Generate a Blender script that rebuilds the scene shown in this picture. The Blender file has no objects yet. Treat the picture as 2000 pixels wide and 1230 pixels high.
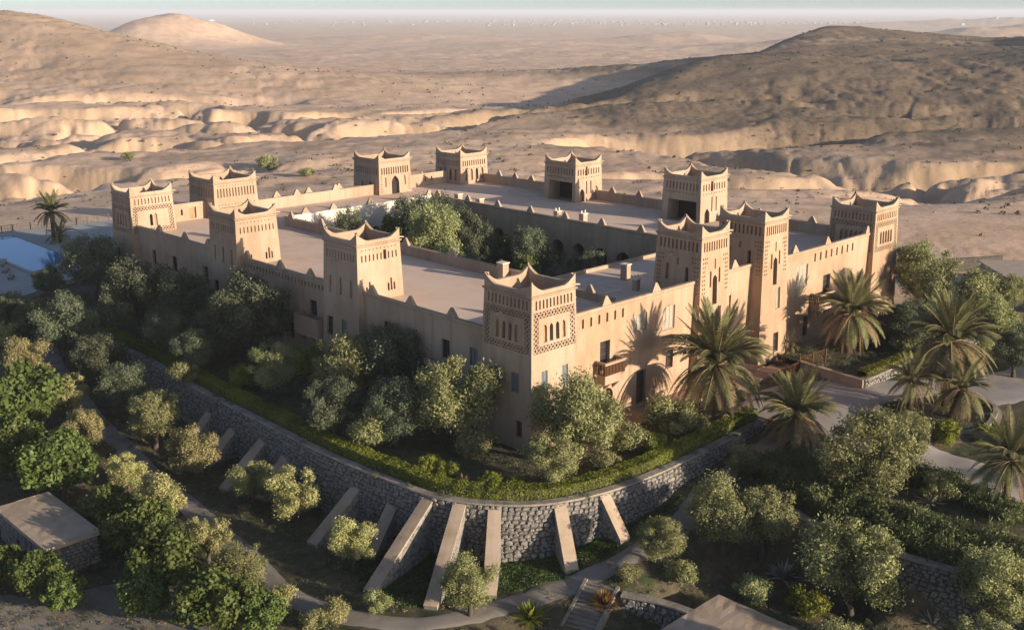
import bpy, math, random
import numpy as np
from math import radians, sin, cos, tan, pi, sqrt, atan, hypot
from mathutils import Vector, Matrix

scene = bpy.context.scene
COL = scene.collection
# ------------------------------------------------------------------ camera
CAM = Vector((-64.13, -63.16, 37.52))
PITCH, HEAD = radians(15.509), radians(45.629)      # down, left of the +X axis
FPX, PCX, PCY = 2137.0, 1000.0, 615.0
FH = Vector((cos(HEAD), sin(HEAD), 0)); RT = Vector((sin(HEAD), -cos(HEAD), 0)); UP = Vector((0, 0, 1))
FW = FH*cos(PITCH) - UP*sin(PITCH); CU = FH*sin(PITCH) + UP*cos(PITCH)
cam = bpy.data.cameras.new('camera'); camo = bpy.data.objects.new('camera', cam); COL.objects.link(camo)
cam.sensor_width = 36; cam.lens = FPX/2000*36; cam.clip_start = 0.5; cam.clip_end = 90000
camo.matrix_world = Matrix(((RT.x, CU.x, -FW.x, CAM.x), (RT.y, CU.y, -FW.y, CAM.y), (RT.z, CU.z, -FW.z, CAM.z), (0, 0, 0, 1)))
scene.camera = camo
# ------------------------------------------------------------------ sky, sun, exposure
SUN_EL, SUN_AZ = radians(11.8), radians(-75.0)        # azimuth measured from +X
world = bpy.data.worlds.new('World'); scene.world = world; world.use_nodes = True
wn = world.node_tree; wn.nodes.clear()
sky = wn.nodes.new('ShaderNodeTexSky'); sky.sky_type = 'NISHITA'; sky.sun_disc = False
sky.sun_elevation = SUN_EL; sky.sun_rotation = pi/2 - SUN_AZ
sky.altitude = 1500; sky.air_density = 0.6; sky.dust_density = 2.5; sky.ozone_density = 1.0
bg = wn.nodes.new('ShaderNodeBackground'); bg.inputs[1].default_value = 0.125
wo = wn.nodes.new('ShaderNodeOutputWorld'); wn.links.new(sky.outputs[0], bg.inputs[0]); wn.links.new(bg.outputs[0], wo.inputs[0])
sun = bpy.data.lights.new('sun', 'SUN'); suno = bpy.data.objects.new('sun', sun); COL.objects.link(suno)
sun.energy = 5.0; sun.angle = radians(0.55); sun.color = (1.0, 0.87, 0.70)
SUNV = Vector((cos(SUN_AZ)*cos(SUN_EL), sin(SUN_AZ)*cos(SUN_EL), sin(SUN_EL)))
suno.rotation_euler = SUNV.to_track_quat('Z', 'Y').to_euler(); suno.location = (0, -200, 80)
vs = scene.view_settings; vs.view_transform = 'Standard'; vs.look = 'None'; vs.exposure = 0.7; vs.gamma = 1; vs.use_curve_mapping = False
scene.render.engine = 'CYCLES'
cy = scene.cycles; cy.use_denoising = True; cy.max_bounces = 6; cy.diffuse_bounces = 3; cy.glossy_bounces = 2
cy.transmission_bounces = 3; cy.volume_bounces = 0; cy.transparent_max_bounces = 8; cy.caustics_reflective = False; cy.caustics_refractive = False
scene.render.resolution_x = 1024; scene.render.resolution_y = 629

# ------------------------------------------------------------------ helpers
def ray(px, py):
    d = FW*FPX + RT*(px-PCX) - CU*(py-PCY); return d.normalized()
def onz(px, py, z):
    r = ray(px, py); return CAM + r*((z-CAM.z)/r.z)
def scale_at(p):                     # metres per photo pixel at a point
    return (Vector(p)-CAM).dot(FW)/FPX

class MB:
    """collects polygons, builds ONE mesh object"""
    def __init__(s): s.v = []; s.f = []; s.m = []
    def add(s, pts, mat=0):
        n = len(s.v); s.v += [tuple(p) for p in pts]; s.f.append(tuple(range(n, n+len(pts)))); s.m.append(mat)
    def grid(s, rows, mat=0, closed=False):
        n = len(s.v); w = len(rows[0])
        for r in rows: s.v += [tuple(p) for p in r]
        for i in range(len(rows)-1):
            for j in range(w if closed else w-1):
                a = n+i*w+j; b = n+i*w+(j+1) % w
                s.f.append((a, b, b+w, a+w)); s.m.append(mat)
    def box(s, x0, x1, y0, y1, z0, z1, mat=0, M=None):
        p = [(x0,y0,z0),(x1,y0,z0),(x1,y1,z0),(x0,y1,z0),(x0,y0,z1),(x1,y0,z1),(x1,y1,z1),(x0,y1,z1)]
        if M is not None: p = [tuple(M @ Vector(q)) for q in p]
        n = len(s.v); s.v += p
        for f in ((0,3,2,1),(4,5,6,7),(0,1,5,4),(1,2,6,5),(2,3,7,6),(3,0,4,7)):
            s.f.append(tuple(n+i for i in f)); s.m.append(mat)
    def bar(s, a, b, w, h=None, mat=0, upv=(0,0,1)):
        a = Vector(a); b = Vector(b); d = (b-a); L = d.length
        if L < 1e-6: return
        d /= L; u = Vector(upv); sd = d.cross(u)
        if sd.length < 1e-3: sd = d.cross(Vector((1,0,0)))
        sd.normalize(); u = sd.cross(d); h = h or w
        M = Matrix(((d.x, sd.x, u.x, a.x),(d.y, sd.y, u.y, a.y),(d.z, sd.z, u.z, a.z),(0,0,0,1)))
        s.box(0, L, -w/2, w/2, -h/2, h/2, mat, M)
    def tube(s, pts, rad, k=8, mat=0, cap=True):
        rows = []
        for i, p in enumerate(pts):
            p = Vector(p); d = Vector(pts[min(i+1, len(pts)-1)]) - Vector(pts[max(i-1, 0)])
            d.normalize(); a = d.cross(Vector((0.3,0.2,1)) if abs(d.z) < .9 else Vector((1,0.1,0))); a.normalize(); b = d.cross(a)
            r = rad[i] if hasattr(rad, '__len__') else rad
            rows.append([p + (a*cos(t*2*pi/k) + b*sin(t*2*pi/k))*r for t in range(k)])
        s.grid(rows, mat, True)
        if cap: s.add(rows[-1], mat); s.add(rows[0][::-1], mat)
    def build(s, name, mats, parent=None, smooth=False):
        me = bpy.data.meshes.new(name); me.from_pydata(s.v, [], s.f)
        for m in (mats if isinstance(mats, (list, tuple)) else [mats]): me.materials.append(m)
        if any(s.m): me.polygons.foreach_set('material_index', s.m)
        if smooth: me.polygons.foreach_set('use_smooth', [True]*len(s.f))
        return link(name, me, parent)
def link(name, data, parent=None):
    o = bpy.data.objects.new(name, data); COL.objects.link(o)
    if parent is not None: o.parent = parent
    return o
def empty(name, loc=(0,0,0), rz=0.0, sc=1.0):
    o = bpy.data.objects.new(name, None); COL.objects.link(o); o.location = loc; o.rotation_euler = (0,0,rz)
    o.scale = (sc, sc, sc) if not hasattr(sc, '__len__') else sc
    o.empty_display_size = 0.3; return o
def tag(o, label=None, cat=None, group=None, kind=None):
    if label: o['label'] = label
    if cat: o['category'] = cat
    if group: o['group'] = group
    if kind: o['kind'] = kind
    return o

# numpy gradient noise
_rs = np.random.RandomState(7); _perm = _rs.permutation(512); _perm = np.concatenate([_perm, _perm, _perm])
_ga = _rs.rand(512)*2*np.pi; _gx, _gy = np.cos(_ga), np.sin(_ga)
def noise(x, y, seed=0):
    x = np.asarray(x, float) + seed*17.31; y = np.asarray(y, float) - seed*9.77
    xi = np.floor(x).astype(int); yi = np.floor(y).astype(int); xf = x-xi; yf = y-yi
    def g(ix, iy, dx, dy):
        h = _perm[_perm[ix & 511] + (iy & 511)]; return _gx[h]*dx + _gy[h]*dy
    u = xf**3*(xf*(xf*6-15)+10); v = yf**3*(yf*(yf*6-15)+10)
    a = g(xi, yi, xf, yf); b = g(xi+1, yi, xf-1, yf); c = g(xi, yi+1, xf, yf-1); d = g(xi+1, yi+1, xf-1, yf-1)
    return 1.5*((a*(1-u)+b*u)*(1-v) + (c*(1-u)+d*u)*v)
def fbm(x, y, oct=4, seed=0, gain=.5):
    t = 0; a = 1; f = 1
    for i in range(oct): t = t + a*noise(x*f, y*f, seed+i*3); a *= gain; f *= 2.03
    return t
def smooth(e0, e1, x):
    t = np.clip((x-e0)/(e1-e0), 0, 1); return t*t*(3-2*t)

# ------------------------------------------------------------------ materials
def mat(name, color, rough=.9, var=None, scale=4.0, var2=None, scale2=.4, bump=0.0, bscale=20.0, stretch=None, spec=.2, detail=4, streak=None):
    """base colour with two noise layers of the surface's own colour, plus fine relief"""
    m = bpy.data.materials.new(name); m.use_nodes = True; nt = m.node_tree; N = nt.nodes; Lk = nt.links
    b = N['Principled BSDF']; b.inputs['Roughness'].default_value = rough
    b.inputs['Specular IOR Level'].default_value = spec
    geo = N.new('ShaderNodeNewGeometry'); src = geo.outputs['Position']
    if stretch:
        mp = N.new('ShaderNodeMapping'); mp.inputs['Scale'].default_value = stretch; Lk.new(src, mp.inputs[0]); src2 = mp.outputs[0]
    else: src2 = src
    out = None
    def rgb(c):
        n = N.new('ShaderNodeRGB'); n.outputs[0].default_value = (*c, 1); return n.outputs[0]
    out = rgb(color)
    st_src = src
    if streak:
        mp2 = N.new('ShaderNodeMapping'); mp2.inputs['Scale'].default_value = (1, 1, .07); Lk.new(src, mp2.inputs[0]); st_src = mp2.outputs[0]
    for c2, sc, sr, lo, hi in ((var, scale, src2, .40, .62), (var2, scale2, src, .42, .62), (streak, 1.5, st_src, .50, .72)):
        if c2 is None: continue
        nz = N.new('ShaderNodeTexNoise'); nz.inputs['Scale'].default_value = sc; nz.inputs['Detail'].default_value = detail; nz.inputs['Roughness'].default_value = .6
        Lk.new(sr, nz.inputs['Vector'])
        mr = N.new('ShaderNodeMapRange'); mr.inputs[1].default_value = lo; mr.inputs[2].default_value = hi; Lk.new(nz.outputs[0], mr.inputs[0])
        mx = N.new('ShaderNodeMix'); mx.data_type = 'RGBA'; Lk.new(mr.outputs[0], mx.inputs[0]); Lk.new(out, mx.inputs[6])
        mx.inputs[7].default_value = (*c2, 1); out = mx.outputs[2]
    Lk.new(out, b.inputs['Base Color'])
    if bump:
        nb = N.new('ShaderNodeTexNoise'); nb.inputs['Scale'].default_value = bscale; nb.inputs['Detail'].default_value = 5; Lk.new(src, nb.inputs['Vector'])
        bp = N.new('ShaderNodeBump'); bp.inputs['Strength'].default_value = bump; bp.inputs['Distance'].default_value = .06
        Lk.new(nb.outputs[0], bp.inputs['Height']); Lk.new(bp.outputs[0], b.inputs['Normal'])
    return m
def leafmat(name, dark, light, trans=.3, hue=0.0):
    """leaf colour: per-leaf attribute 'tone' between two leaf colours, plus a small per-plant shift"""
    m = bpy.data.materials.new(name); m.use_nodes = True; nt = m.node_tree; N = nt.nodes; Lk = nt.links; N.clear()
    at = N.new('ShaderNodeAttribute'); at.attribute_name = 'tone'
    oi = N.new('ShaderNodeObjectInfo')
    mx = N.new('ShaderNodeMix'); mx.data_type = 'RGBA'; mx.inputs[6].default_value = (*dark, 1); mx.inputs[7].default_value = (*light, 1)
    Lk.new(at.outputs['Fac'], mx.inputs[0])
    hs = N.new('ShaderNodeHueSaturation'); Lk.new(mx.outputs[2], hs.inputs['Color'])
    mr = N.new('ShaderNodeMapRange'); mr.inputs[3].default_value = .82; mr.inputs[4].default_value = 1.18; Lk.new(oi.outputs['Random'], mr.inputs[0]); Lk.new(mr.outputs[0], hs.inputs['Value'])
    mh = N.new('ShaderNodeMapRange'); mh.inputs[3].default_value = .485; mh.inputs[4].default_value = .515; Lk.new(oi.outputs['Random'], mh.inputs[0]); Lk.new(mh.outputs[0], hs.inputs['Hue'])
    df = N.new('ShaderNodeBsdfDiffuse'); tr = N.new('ShaderNodeBsdfTranslucent'); ms = N.new('ShaderNodeMixShader'); ms.inputs[0].default_value = trans
    Lk.new(hs.outputs[0], df.inputs[0]); Lk.new(hs.outputs[0], tr.inputs[0]); Lk.new(df.outputs[0], ms.inputs[1]); Lk.new(tr.outputs[0], ms.inputs[2])
    gl = N.new('ShaderNodeBsdfGlossy'); gl.inputs['Roughness'].default_value = .45; gl.inputs[0].default_value = (.9,.9,.85,1)
    m2 = N.new('ShaderNodeMixShader'); m2.inputs[0].default_value = .012; Lk.new(ms.outputs[0], m2.inputs[1]); Lk.new(gl.outputs[0], m2.inputs[2])
    o = N.new('ShaderNodeOutputMaterial'); Lk.new(m2.outputs[0], o.inputs[0]); return m

M = {}
M['plaster'] = mat('mud_plaster', (.40,.282,.19), .95, (.33,.225,.145), .7, (.435,.315,.22), .12, .6, 7, stretch=(1,1,.35), streak=(.325,.225,.15))
M['plaster_red'] = mat('red_mud_plaster', (.405,.27,.17), .95, (.335,.215,.13), .7, (.44,.30,.2), .15, .55, 7, stretch=(1,1,.35), streak=(.33,.215,.135))
M['whitewash'] = mat('pale_limewash', (.70,.60,.47), .9, (.62,.51,.38), 1.2, (.76,.67,.55), .3, .3, 12)
M['roof'] = mat('roof_screed', (.66,.47,.345), .95, (.55,.385,.28), .5, (.70,.515,.385), .07, .35, 7)
M['recess'] = mat('shaded_recess_plaster', (.36,.235,.135), .95, (.30,.19,.11), 2.0, None, 1, .3, 12)  # plaster a little darker: shade of the recesses put into the colour
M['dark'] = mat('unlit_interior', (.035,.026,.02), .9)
M['glass'] = mat('window_glass', (.03,.035,.042), .12, spec=.6)
M['wood'] = mat('brown_wood', (.16,.075,.035), .7, (.10,.045,.02), 6, bump=.3, bscale=30, stretch=(6,6,1))
M['shutter'] = mat('blue_grey_shutter', (.17,.18,.175), .6, (.13,.14,.135), 5)
M['screen'] = mat('tan_window_screen', (.40,.35,.28), .8, (.31,.265,.2), 6)
M['stone'] = mat('field_stone', (.215,.195,.172), .95, (.09,.09,.09), 1.9, (.31,.275,.235), 3.3, .8, 14, detail=6)
M['mortar'] = mat('mud_mortar', (.115,.098,.078), .98, (.075,.065,.052), 2.5, None, 1, .8, 20)
M['coping'] = mat('sand_render', (.40,.30,.205), .95, (.33,.24,.16), 1.3, (.44,.33,.24), .4, .5, 12)
M['terra'] = mat('terracotta_paving', (.33,.20,.125), .9, (.27,.16,.10), 1.6, (.37,.24,.16), .4, .25, 12)
M['path'] = mat('compacted_gravel_path', (.24,.205,.165), .98, (.19,.16,.13), 1.2, (.28,.24,.2), .25, .7, 25)
M['road'] = mat('grey_dust_road', (.33,.285,.25), .98, (.28,.24,.21), .7, (.38,.33,.29), .12, .5, 14)
M['soil'] = mat('garden_soil', (.085,.072,.042), 1, (.05,.055,.028), .8, (.12,.09,.055), .3, .9, 9)
M['bark'] = mat('bark', (.12,.095,.07), .95, (.07,.055,.04), 8, bump=.8, bscale=22, stretch=(4,4,1))
M['palmbark'] = mat('palm_bark', (.13,.09,.055), .95, (.07,.05,.03), 9, bump=1.0, bscale=14)
M['drywood'] = mat('dry_palm_stub', (.25,.17,.10), .95, (.17,.11,.06), 6)
M['metal'] = mat('dark_metal', (.05,.045,.04), .5, spec=.5)
M['deckstone'] = mat('pale_pool_paving', (.38,.36,.33), .85, (.33,.31,.285), 1.5, None, 1, .2, 10)
M['cushion'] = mat('grey_lounger_fabric', (.30,.27,.24), .9, (.24,.22,.19), 3)
M['canvas'] = mat('pale_tent_canvas', (.42,.33,.25), .9, (.37,.29,.21), 1.0)
M['white'] = mat('white_render', (.75,.72,.66), .85, (.66,.62,.56), 1.0)
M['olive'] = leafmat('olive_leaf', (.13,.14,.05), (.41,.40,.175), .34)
M['olivesunlit'] = leafmat('sunlit_pale_olive_leaf', (.20,.19,.07), (.52,.47,.21), .35)  # brighter olive leaf for crowns in sun, sunlight put into the colour
M['shadeleaf'] = leafmat('shaded_grey_green_leaf', (.06,.078,.042), (.20,.215,.125), .3)  # darker leaf for plants in shade, the shade put into the colour
M['fig'] = leafmat('fig_leaf', (.045,.07,.02), (.165,.20,.05), .3)
M['hedge'] = leafmat('hedge_leaf', (.085,.105,.014), (.30,.305,.045), .28)
M['reed'] = leafmat('reed_leaf', (.06,.085,.03), (.19,.215,.085), .25)
M['grassy'] = leafmat('turf_blade', (.04,.072,.014), (.11,.16,.04), .2)
M['palm'] = leafmat('palm_leaflet', (.075,.085,.03), (.29,.27,.115), .25)
M['palmdry'] = leafmat('dry_palm_leaflet', (.24,.16,.08), (.46,.33,.19), .25)
M['dry'] = leafmat('dry_grass', (.22,.15,.075), (.42,.31,.17), .3)
M['rust'] = leafmat('rust_coloured_grass', (.15,.07,.025), (.30,.155,.05), .3)
M['townwall'] = mat('sun_bleached_render', (.30,.265,.225), .9, (.22,.19,.16), .02)
M['agave'] = leafmat('grey_blade', (.26,.25,.2), (.50,.46,.37), .15)
M['scrub'] = leafmat('desert_scrub_leaf', (.07,.065,.035), (.15,.125,.07), .15)
M['pink'] = leafmat('oleander_leaf', (.075,.06,.032), (.24,.15,.10), .28)
# ------------------------------------------------------------------ terrain
CTRL = np.array([
 (-24.5,-.3,-5),(-23.4,9.3,-5),(-21.5,27,-5),(-20.5,39.5,-4),(-15.7,66,-3),(-19.5,-8.6,-5),(-12.2,-10.1,-5),(-3.5,-14.9,-3.2),(2.5,-14,-2.8),(8.4,-12.8,-2),
 (14,-13.5,-1.1),(18,-14,-.6),(25,-14,0),(33,-9,0),(43,-9.5,0),(30,-20.5,0),(41.6,-26,0),(27,-27,-.8),(22,-29,-1),(33,-33,-1),(10,-12.5,-1.7),(13,-19,-1.3),
 (11,-23,-1.6),(11.5,-31,-1.7),(13.5,-38,-1.8),(16,-26,-1.3),(18,-34,-1.4),(3,-22,-5.4),(4,-28,-5.8),(5.5,-36,-6),(6.5,-44,-6),(-5,-22,-6),(-10,-20,-6.3),(-14,-15,-5.9),(1,-17.5,-4.2),
 (-30,5,-5.8),(-38,12,-6),(-36,25,-5.8),(-42,10,-6.2),(-45,40,-6),(-30,50,-4.8),(-30,75,-3.4),(-15,90,-1),(0,110,-.6),(-13,89,-.9),(15,132,-.8),(8,120,-.6),(-10,105,-.6),(-20,110,-1.5),
 (-30,-30,-8),(-60,-60,-10),(0,-60,-7),(40,-50,-3),(-60,0,-8),(-60,60,-7),(70,-30,-.5),(70,-14,0),(60,-12,-.1),(80,0,-.5),(75,20,-1),(75,50,-1.5),(70,85,-2.5),(40,95,-2),(100,2,-1),
 (-17,-4,-5),(-16.5,4,-5),(-16,14,-5),(-15.5,25,-4.8),(-15,40,-4),(-14,55,-3.2),(-9,-10,-4.5),(-5,-12,-3.9),(0,-12.6,-3.1),
 (5,-5,-2.5),(-5,5,-4),(-8,20,-4),(-7,45,-3),(-6,65,-2),(10,30,-1.5),(30,20,-1),(30,50,-1),(50,30,-.8),(50,5,-.5),(35,3,-.3),(28,3,-.4),(22,-6,-.4),(26,-8,-.05),(38,-4,-.1),(50,-5,-.3),(60,60,-1),(20,70,-1.2)], float)
def near_z(x, y):
    num = np.zeros_like(x); den = np.zeros_like(x)
    for cx, cy_, cz in CTRL:
        w = 1/(((x-cx)**2 + (y-cy_)**2 + .8)**1.7); num += w*cz; den += w
    return num/den
def uv(x, y):
    dx, dy = x-CAM.x, y-CAM.y
    return dx*RT.x + dy*RT.y, dx*FH.x + dy*FH.y
def hump(u, v, cu, cv, ru, rv, h, rot=0., p=2.):
    c, s_ = cos(radians(rot)), sin(radians(rot)); du, dv = u-cu, v-cv
    a = (du*c + dv*s_)/ru; b = (-du*s_ + dv*c)/rv
    return h*np.exp(-(a*a+b*b)**(p/2))
def ridge(u, v, pts, wl, wr, h):
    """crest along a polyline in (u,v); wl / wr are its half widths left and right of the line"""
    best = np.full_like(u, 1e9); sgn = np.zeros_like(u); hh = np.zeros_like(u)
    for i, ((a0, b0, h0), (a1, b1, h1)) in enumerate(zip(pts[:-1], pts[1:])):
        ex, ey = a1-a0, b1-b0; L2 = ex*ex+ey*ey
        t = np.clip(((u-a0)*ex + (v-b0)*ey)/L2, 0, 1)
        dx, dy = u-(a0+t*ex), v-(b0+t*ey); d = np.hypot(dx, dy)
        m = d < best; best = np.where(m, d, best); sgn = np.where(m, np.sign(ex*dy-ey*dx), sgn); hh = np.where(m, h0+t*(h1-h0), hh)
    w = np.where(sgn > 0, wl, wr)
    return h*hh*np.exp(-(best/w)**1.6)
def desert_z(u, v, want=0):
    base = -2.5 - 5.5*smooth(190, 330, v) - 4*smooth(330, 700, v) - 16*smooth(700, 2500, v) - 10*smooth(2500, 9000, v)
    wu = u + 26*fbm(u/150, v/150, 3, 11); wv = v + 26*fbm(u/150, v/150, 3, 23)
    z = base + 3.2*fbm(u/260, v/200, 4, 1)*smooth(200, 420, v)*(1-.75*smooth(560, 720, v)) + 0.7*fbm(u/30, v/22, 4, 5, .55)*smooth(180, 300, v)*(1-smooth(1500, 2500, v))
    # hills
    hl = hump(u, v, -430, 905, 165, 180, 50, 12) + hump(u, v, -320, 800, 95, 75, 12, 20)
    hl += hump(u, v, -200, 740, 150, 85, 15, -6) + hump(u, v, -300, 640, 110, 60, 5)
    hr = hump(u, v, 60, 850, 150, 70, 5, -6) + hump(u, v, 330, 900, 220, 170, 6)
    hr += ridge(u, v, [(420, 1160, 0), (330, 1010, .5), (268, 900, .85), (222, 790, 1.), (165, 680, 1.), (105, 575, .8), (62, 490, .3), (40, 420, 0)], 220, 58, 35)
    hr = np.maximum(hr, ridge(u, v, [(262, 880, .8), (150, 850, .66), (40, 845, .44), (-70, 855, .2), (-180, 870, 0)], 80, 95, 27))
    hr = hr - hump(u, v, 55, 720, 105, 170, 9, 25)  # hollow added so the crest's left flank drops deeper into shadow
    hr += ridge(u, v, [(660, 1080, 0), (530, 880, 1.), (455, 760, 1.), (375, 640, 1.), (315, 545, .55), (280, 480, .1), (255, 420, 0)], 190, 62, 34)
    hf = hump(u, v, -640, 2050, 130, 150, 42) + hump(u, v, -560, 2080, 90, 120, 22) + hump(u, v, -250, 2600, 190, 130, 16) + hump(u, v, 560, 1900, 200, 160, 22) + hump(u, v, 1050, 2300, 260, 200, 38)
    hf += hump(u, v, 380, 2500, 160, 110, 18) + hump(u, v, 800, 1500, 150, 160, 26) + hump(u, v, 60, 2150, 130, 90, 10) + 26*hump(u, v, 2600, 5200, 900, 700, 1.8)
    if want: return hl, hr
    rough = 1 + .07*fbm(u/130, v/130, 3, 9)
    z = z + (hl+hr)*rough + hf*(1+.16*fbm(u/120, v/120, 3, 13))
    z = z + 2.4*fbm(u/420, v/300, 3, 31)*smooth(900, 1500, v) + 1.4*fbm(wu/70, wv/55, 3, 33)*smooth(900, 1500, v)*(1-smooth(4000, 7000, v))
    # badlands: winding gullies with steep sides between the plateau and the hills
    band = smooth(235, 300, v)*(1-smooth(560, 690, v))
    hillmask = np.clip(1-(hl+hr)/12, 0, 1)
    n1 = np.abs(fbm(wu/300, wv/135, 4, 41, .5)); n2 = np.abs(fbm(wu/110, wv/60, 3, 47, .55)); n3 = np.abs(fbm(wu/34, wv/24, 2, 53)); n4 = np.abs(fbm(u/11, v/11, 2, 57))
    r1 = np.maximum(0, 1-n1/.25); r2 = np.maximum(0, 1-n2/.19); r3 = np.maximum(0, 1-n3/.30); r4 = np.maximum(0, 1-n4/.4); near1 = smooth(.40, .05, n1)
    cut = 16*r1**1.15 + 6.5*r2*(.10+.90*near1) + 3.6*r3*np.clip(.06+near1, 0, 1) + 1.7*r4*np.clip(.10+near1, 0, 1)
    z = z - cut*band*(.22+.78*hillmask)*(.62-.30*smooth(90, 240, u)) + 1.8*band
    # rills down the hill flanks
    rl = np.abs(fbm(wu/40, wv/70, 3, 61)); z = z - (1.3*np.maximum(0, 1-rl/.4)+.6*r4)*np.clip((hl+hr)/14, 0, 1)*smooth(-.5, .4, fbm(u/200, v/200, 2, 67))
    return z
def gz(x, y):
    x = np.asarray(x, float); y = np.asarray(y, float); sh = x.shape
    x = x.ravel(); y = y.ravel()
    u, v = uv(x, y)
    d = np.hypot((x-22)/1.0, (y-38)/1.15); w = smooth(88, 140, d)
    z = np.zeros_like(x); nr = w < 1
    if nr.any(): z[nr] = (near_z(x[nr], y[nr]) + .10*fbm(x[nr]/3, y[nr]/3, 2, 3))*(1-w[nr])
    fr = w > 0
    if fr.any(): z[fr] += desert_z(u[fr], np.maximum(v[fr], 60))[...]*w[fr]
    return z.reshape(sh)
def g1(x, y): return float(gz(np.array([x]), np.array([y]))[0])

ang = np.concatenate([np.arange(-100, -30, 1.0), np.arange(-30, 30.001, .085), np.arange(31, 101, 1.0)])
rad = [14.0]
while rad[-1] < 42000:
    r = rad[-1]; rad.append(r + (max(.5, r*.0085) if r < 260 else r*.0052 if r < 1100 else r*.011 if r < 5000 else r*.045))
rad = np.array(rad)
A, R_ = np.meshgrid(np.radians(ang), rad)
GX = CAM.x + R_*(np.cos(A)*FH.x + np.sin(A)*RT.x); GY = CAM.y + R_*(np.cos(A)*FH.y + np.sin(A)*RT.y)
GZ = gz(GX, GY)
nr_, nc_ = GX.shape
verts = np.stack([GX.ravel(), GY.ravel(), GZ.ravel()], 1)
ii = np.arange((nr_-1)*nc_).reshape(nr_-1, nc_)[:, :-1].ravel()
quads = np.stack([ii, ii+1, ii+nc_+1, ii+nc_], 1)[:, ::-1]
gm = bpy.data.meshes.new('ground')
gm.vertices.add(len(verts)); gm.vertices.foreach_set('co', verts.ravel())
gm.loops.add(quads.size); gm.loops.foreach_set('vertex_index', quads.ravel().astype(np.int32))
gm.polygons.add(len(quads)); gm.polygons.foreach_set('loop_start', (np.arange(len(quads))*4).astype(np.int32)); gm.polygons.foreach_set('loop_total', np.full(len(quads), 4, np.int32))
gm.polygons.foreach_set('use_smooth', np.ones(len(quads), bool)); gm.update(calc_edges=True)
# what grows where: 0 bare desert .. 1 watered garden ; scrub cover on the hills
U_, V_ = uv(GX, GY)
dk = np.hypot(GX-22, (GY-38)/1.15)
garden = np.maximum(1-smooth(62, 96, np.hypot(GX-12, (GY-26)/1.1)), 1-smooth(34, 46, np.hypot(GX-44, (GY+30))))*((GX < 24) | (GY < 2))
HL_, HR_ = desert_z(U_, np.maximum(V_, 60), 1)
hillv = np.clip(HR_/9, 0, 1) + .42*np.clip(HL_/13, 0, 1) + 1.0*hump(U_, V_, 270, 430, 260, 130, 1)
hillv = np.clip(hillv*(1+.5*fbm(GX/70, GY/70, 3, 71)) + .25*(fbm(GX/45, GY/45, 3, 77) > .35)*smooth(250, 320, V_)*(1-smooth(500, 600, V_)), 0, 1)
for nm, arr in (('garden', garden), ('scrubcover', hillv)):
    a = gm.attributes.new(nm, 'FLOAT', 'POINT'); a.data.foreach_set('value', arr.ravel().astype(np.float32))
def ground_material():
    m = bpy.data.materials.new('desert_ground'); m.use_nodes = True; nt = m.node_tree; N = nt.nodes; Lk = nt.links
    b = N['Principled BSDF']; b.inputs['Roughness'].default_value = 1; b.inputs['Specular IOR Level'].default_value = .1
    geo = N.new('ShaderNodeNewGeometry')
    def nz(scale, lo, hi, detail=5):
        n = N.new('ShaderNodeTexNoise'); n.inputs['Scale'].default_value = scale; n.inputs['Detail'].default_value = detail; n.inputs['Roughness'].default_value = .62; Lk.new(geo.outputs['Position'], n.inputs['Vector'])
        r = N.new('ShaderNodeMapRange'); r.inputs[1].default_value = lo; r.inputs[2].default_value = hi; Lk.new(n.outputs[0], r.inputs[0]); return r.outputs[0]
    def mx(f, a, bb):
        n = N.new('ShaderNodeMix'); n.data_type = 'RGBA'
        if hasattr(f, 'links'): Lk.new(f, n.inputs[0])
        else: n.inputs[0].default_value = f
        for k, c in ((6, a), (7, bb)):
            if hasattr(c, 'links'): Lk.new(c, n.inputs[k])
            else: n.inputs[k].default_value = (*c, 1)
        return n.outputs[2]
    def mul(a, bb):
        n = N.new('ShaderNodeMath'); n.operation = 'MULTIPLY'; Lk.new(a, n.inputs[0])
        if hasattr(bb, 'links'): Lk.new(bb, n.inputs[1])
        else: n.inputs[1].default_value = bb
        return n.outputs[0]
    sand = mx(nz(.012, .38, .64), (.70,.485,.335), (.62,.41,.275))
    sand = mx(nz(.07, .46, .66, 7), sand, (.53,.35,.215))
    sand = mx(nz(.6, .55, .70, 6), sand, (.42,.285,.175))
    sep = N.new('ShaderNodeSeparateXYZ'); Lk.new(geo.outputs['Normal'], sep.inputs[0])
    st = N.new('ShaderNodeMapRange'); st.inputs[1].default_value = .93; st.inputs[2].default_value = .72; Lk.new(sep.outputs[2], st.inputs[0])
    sand = mx(st.outputs[0], sand, (.62,.42,.26))
    a1 = N.new('ShaderNodeAttribute'); a1.attribute_name = 'scrubcover'; a2 = N.new('ShaderNodeAttribute'); a2.attribute_name = 'garden'
    scr = mx(nz(.05, .40, .66), (.235,.165,.108), (.175,.125,.082)); scr = mx(nz(.45, .5, .68, 3), scr, (.11,.085,.055))
    c = mx(mul(a1.outputs['Fac'], nz(.03, .02, .40)), sand, scr)
    gar = mx(nz(.22, .42, .62), (.105,.085,.052), (.05,.06,.026)); gar = mx(nz(1.3, .5, .7), gar, (.17,.125,.08))
    c = mx(a2.outputs['Fac'], c, gar)
    Lk.new(c, b.inputs['Base Color'])
    nb = N.new('ShaderNodeTexNoise'); nb.inputs['Scale'].default_value = .5; nb.inputs['Detail'].default_value = 9; nb.inputs['Roughness'].default_value = .68; Lk.new(geo.outputs['Position'], nb.inputs['Vector'])
    bp = N.new('ShaderNodeBump'); bp.inputs['Strength'].default_value = .55; bp.inputs['Distance'].default_value = .35; Lk.new(nb.outputs[0], bp.inputs['Height']); Lk.new(bp.outputs[0], b.inputs['Normal'])
    return m
M['ground'] = ground_material(); gm.materials.append(M['ground'])
tag(link('ground', gm), kind='structure')

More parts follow.
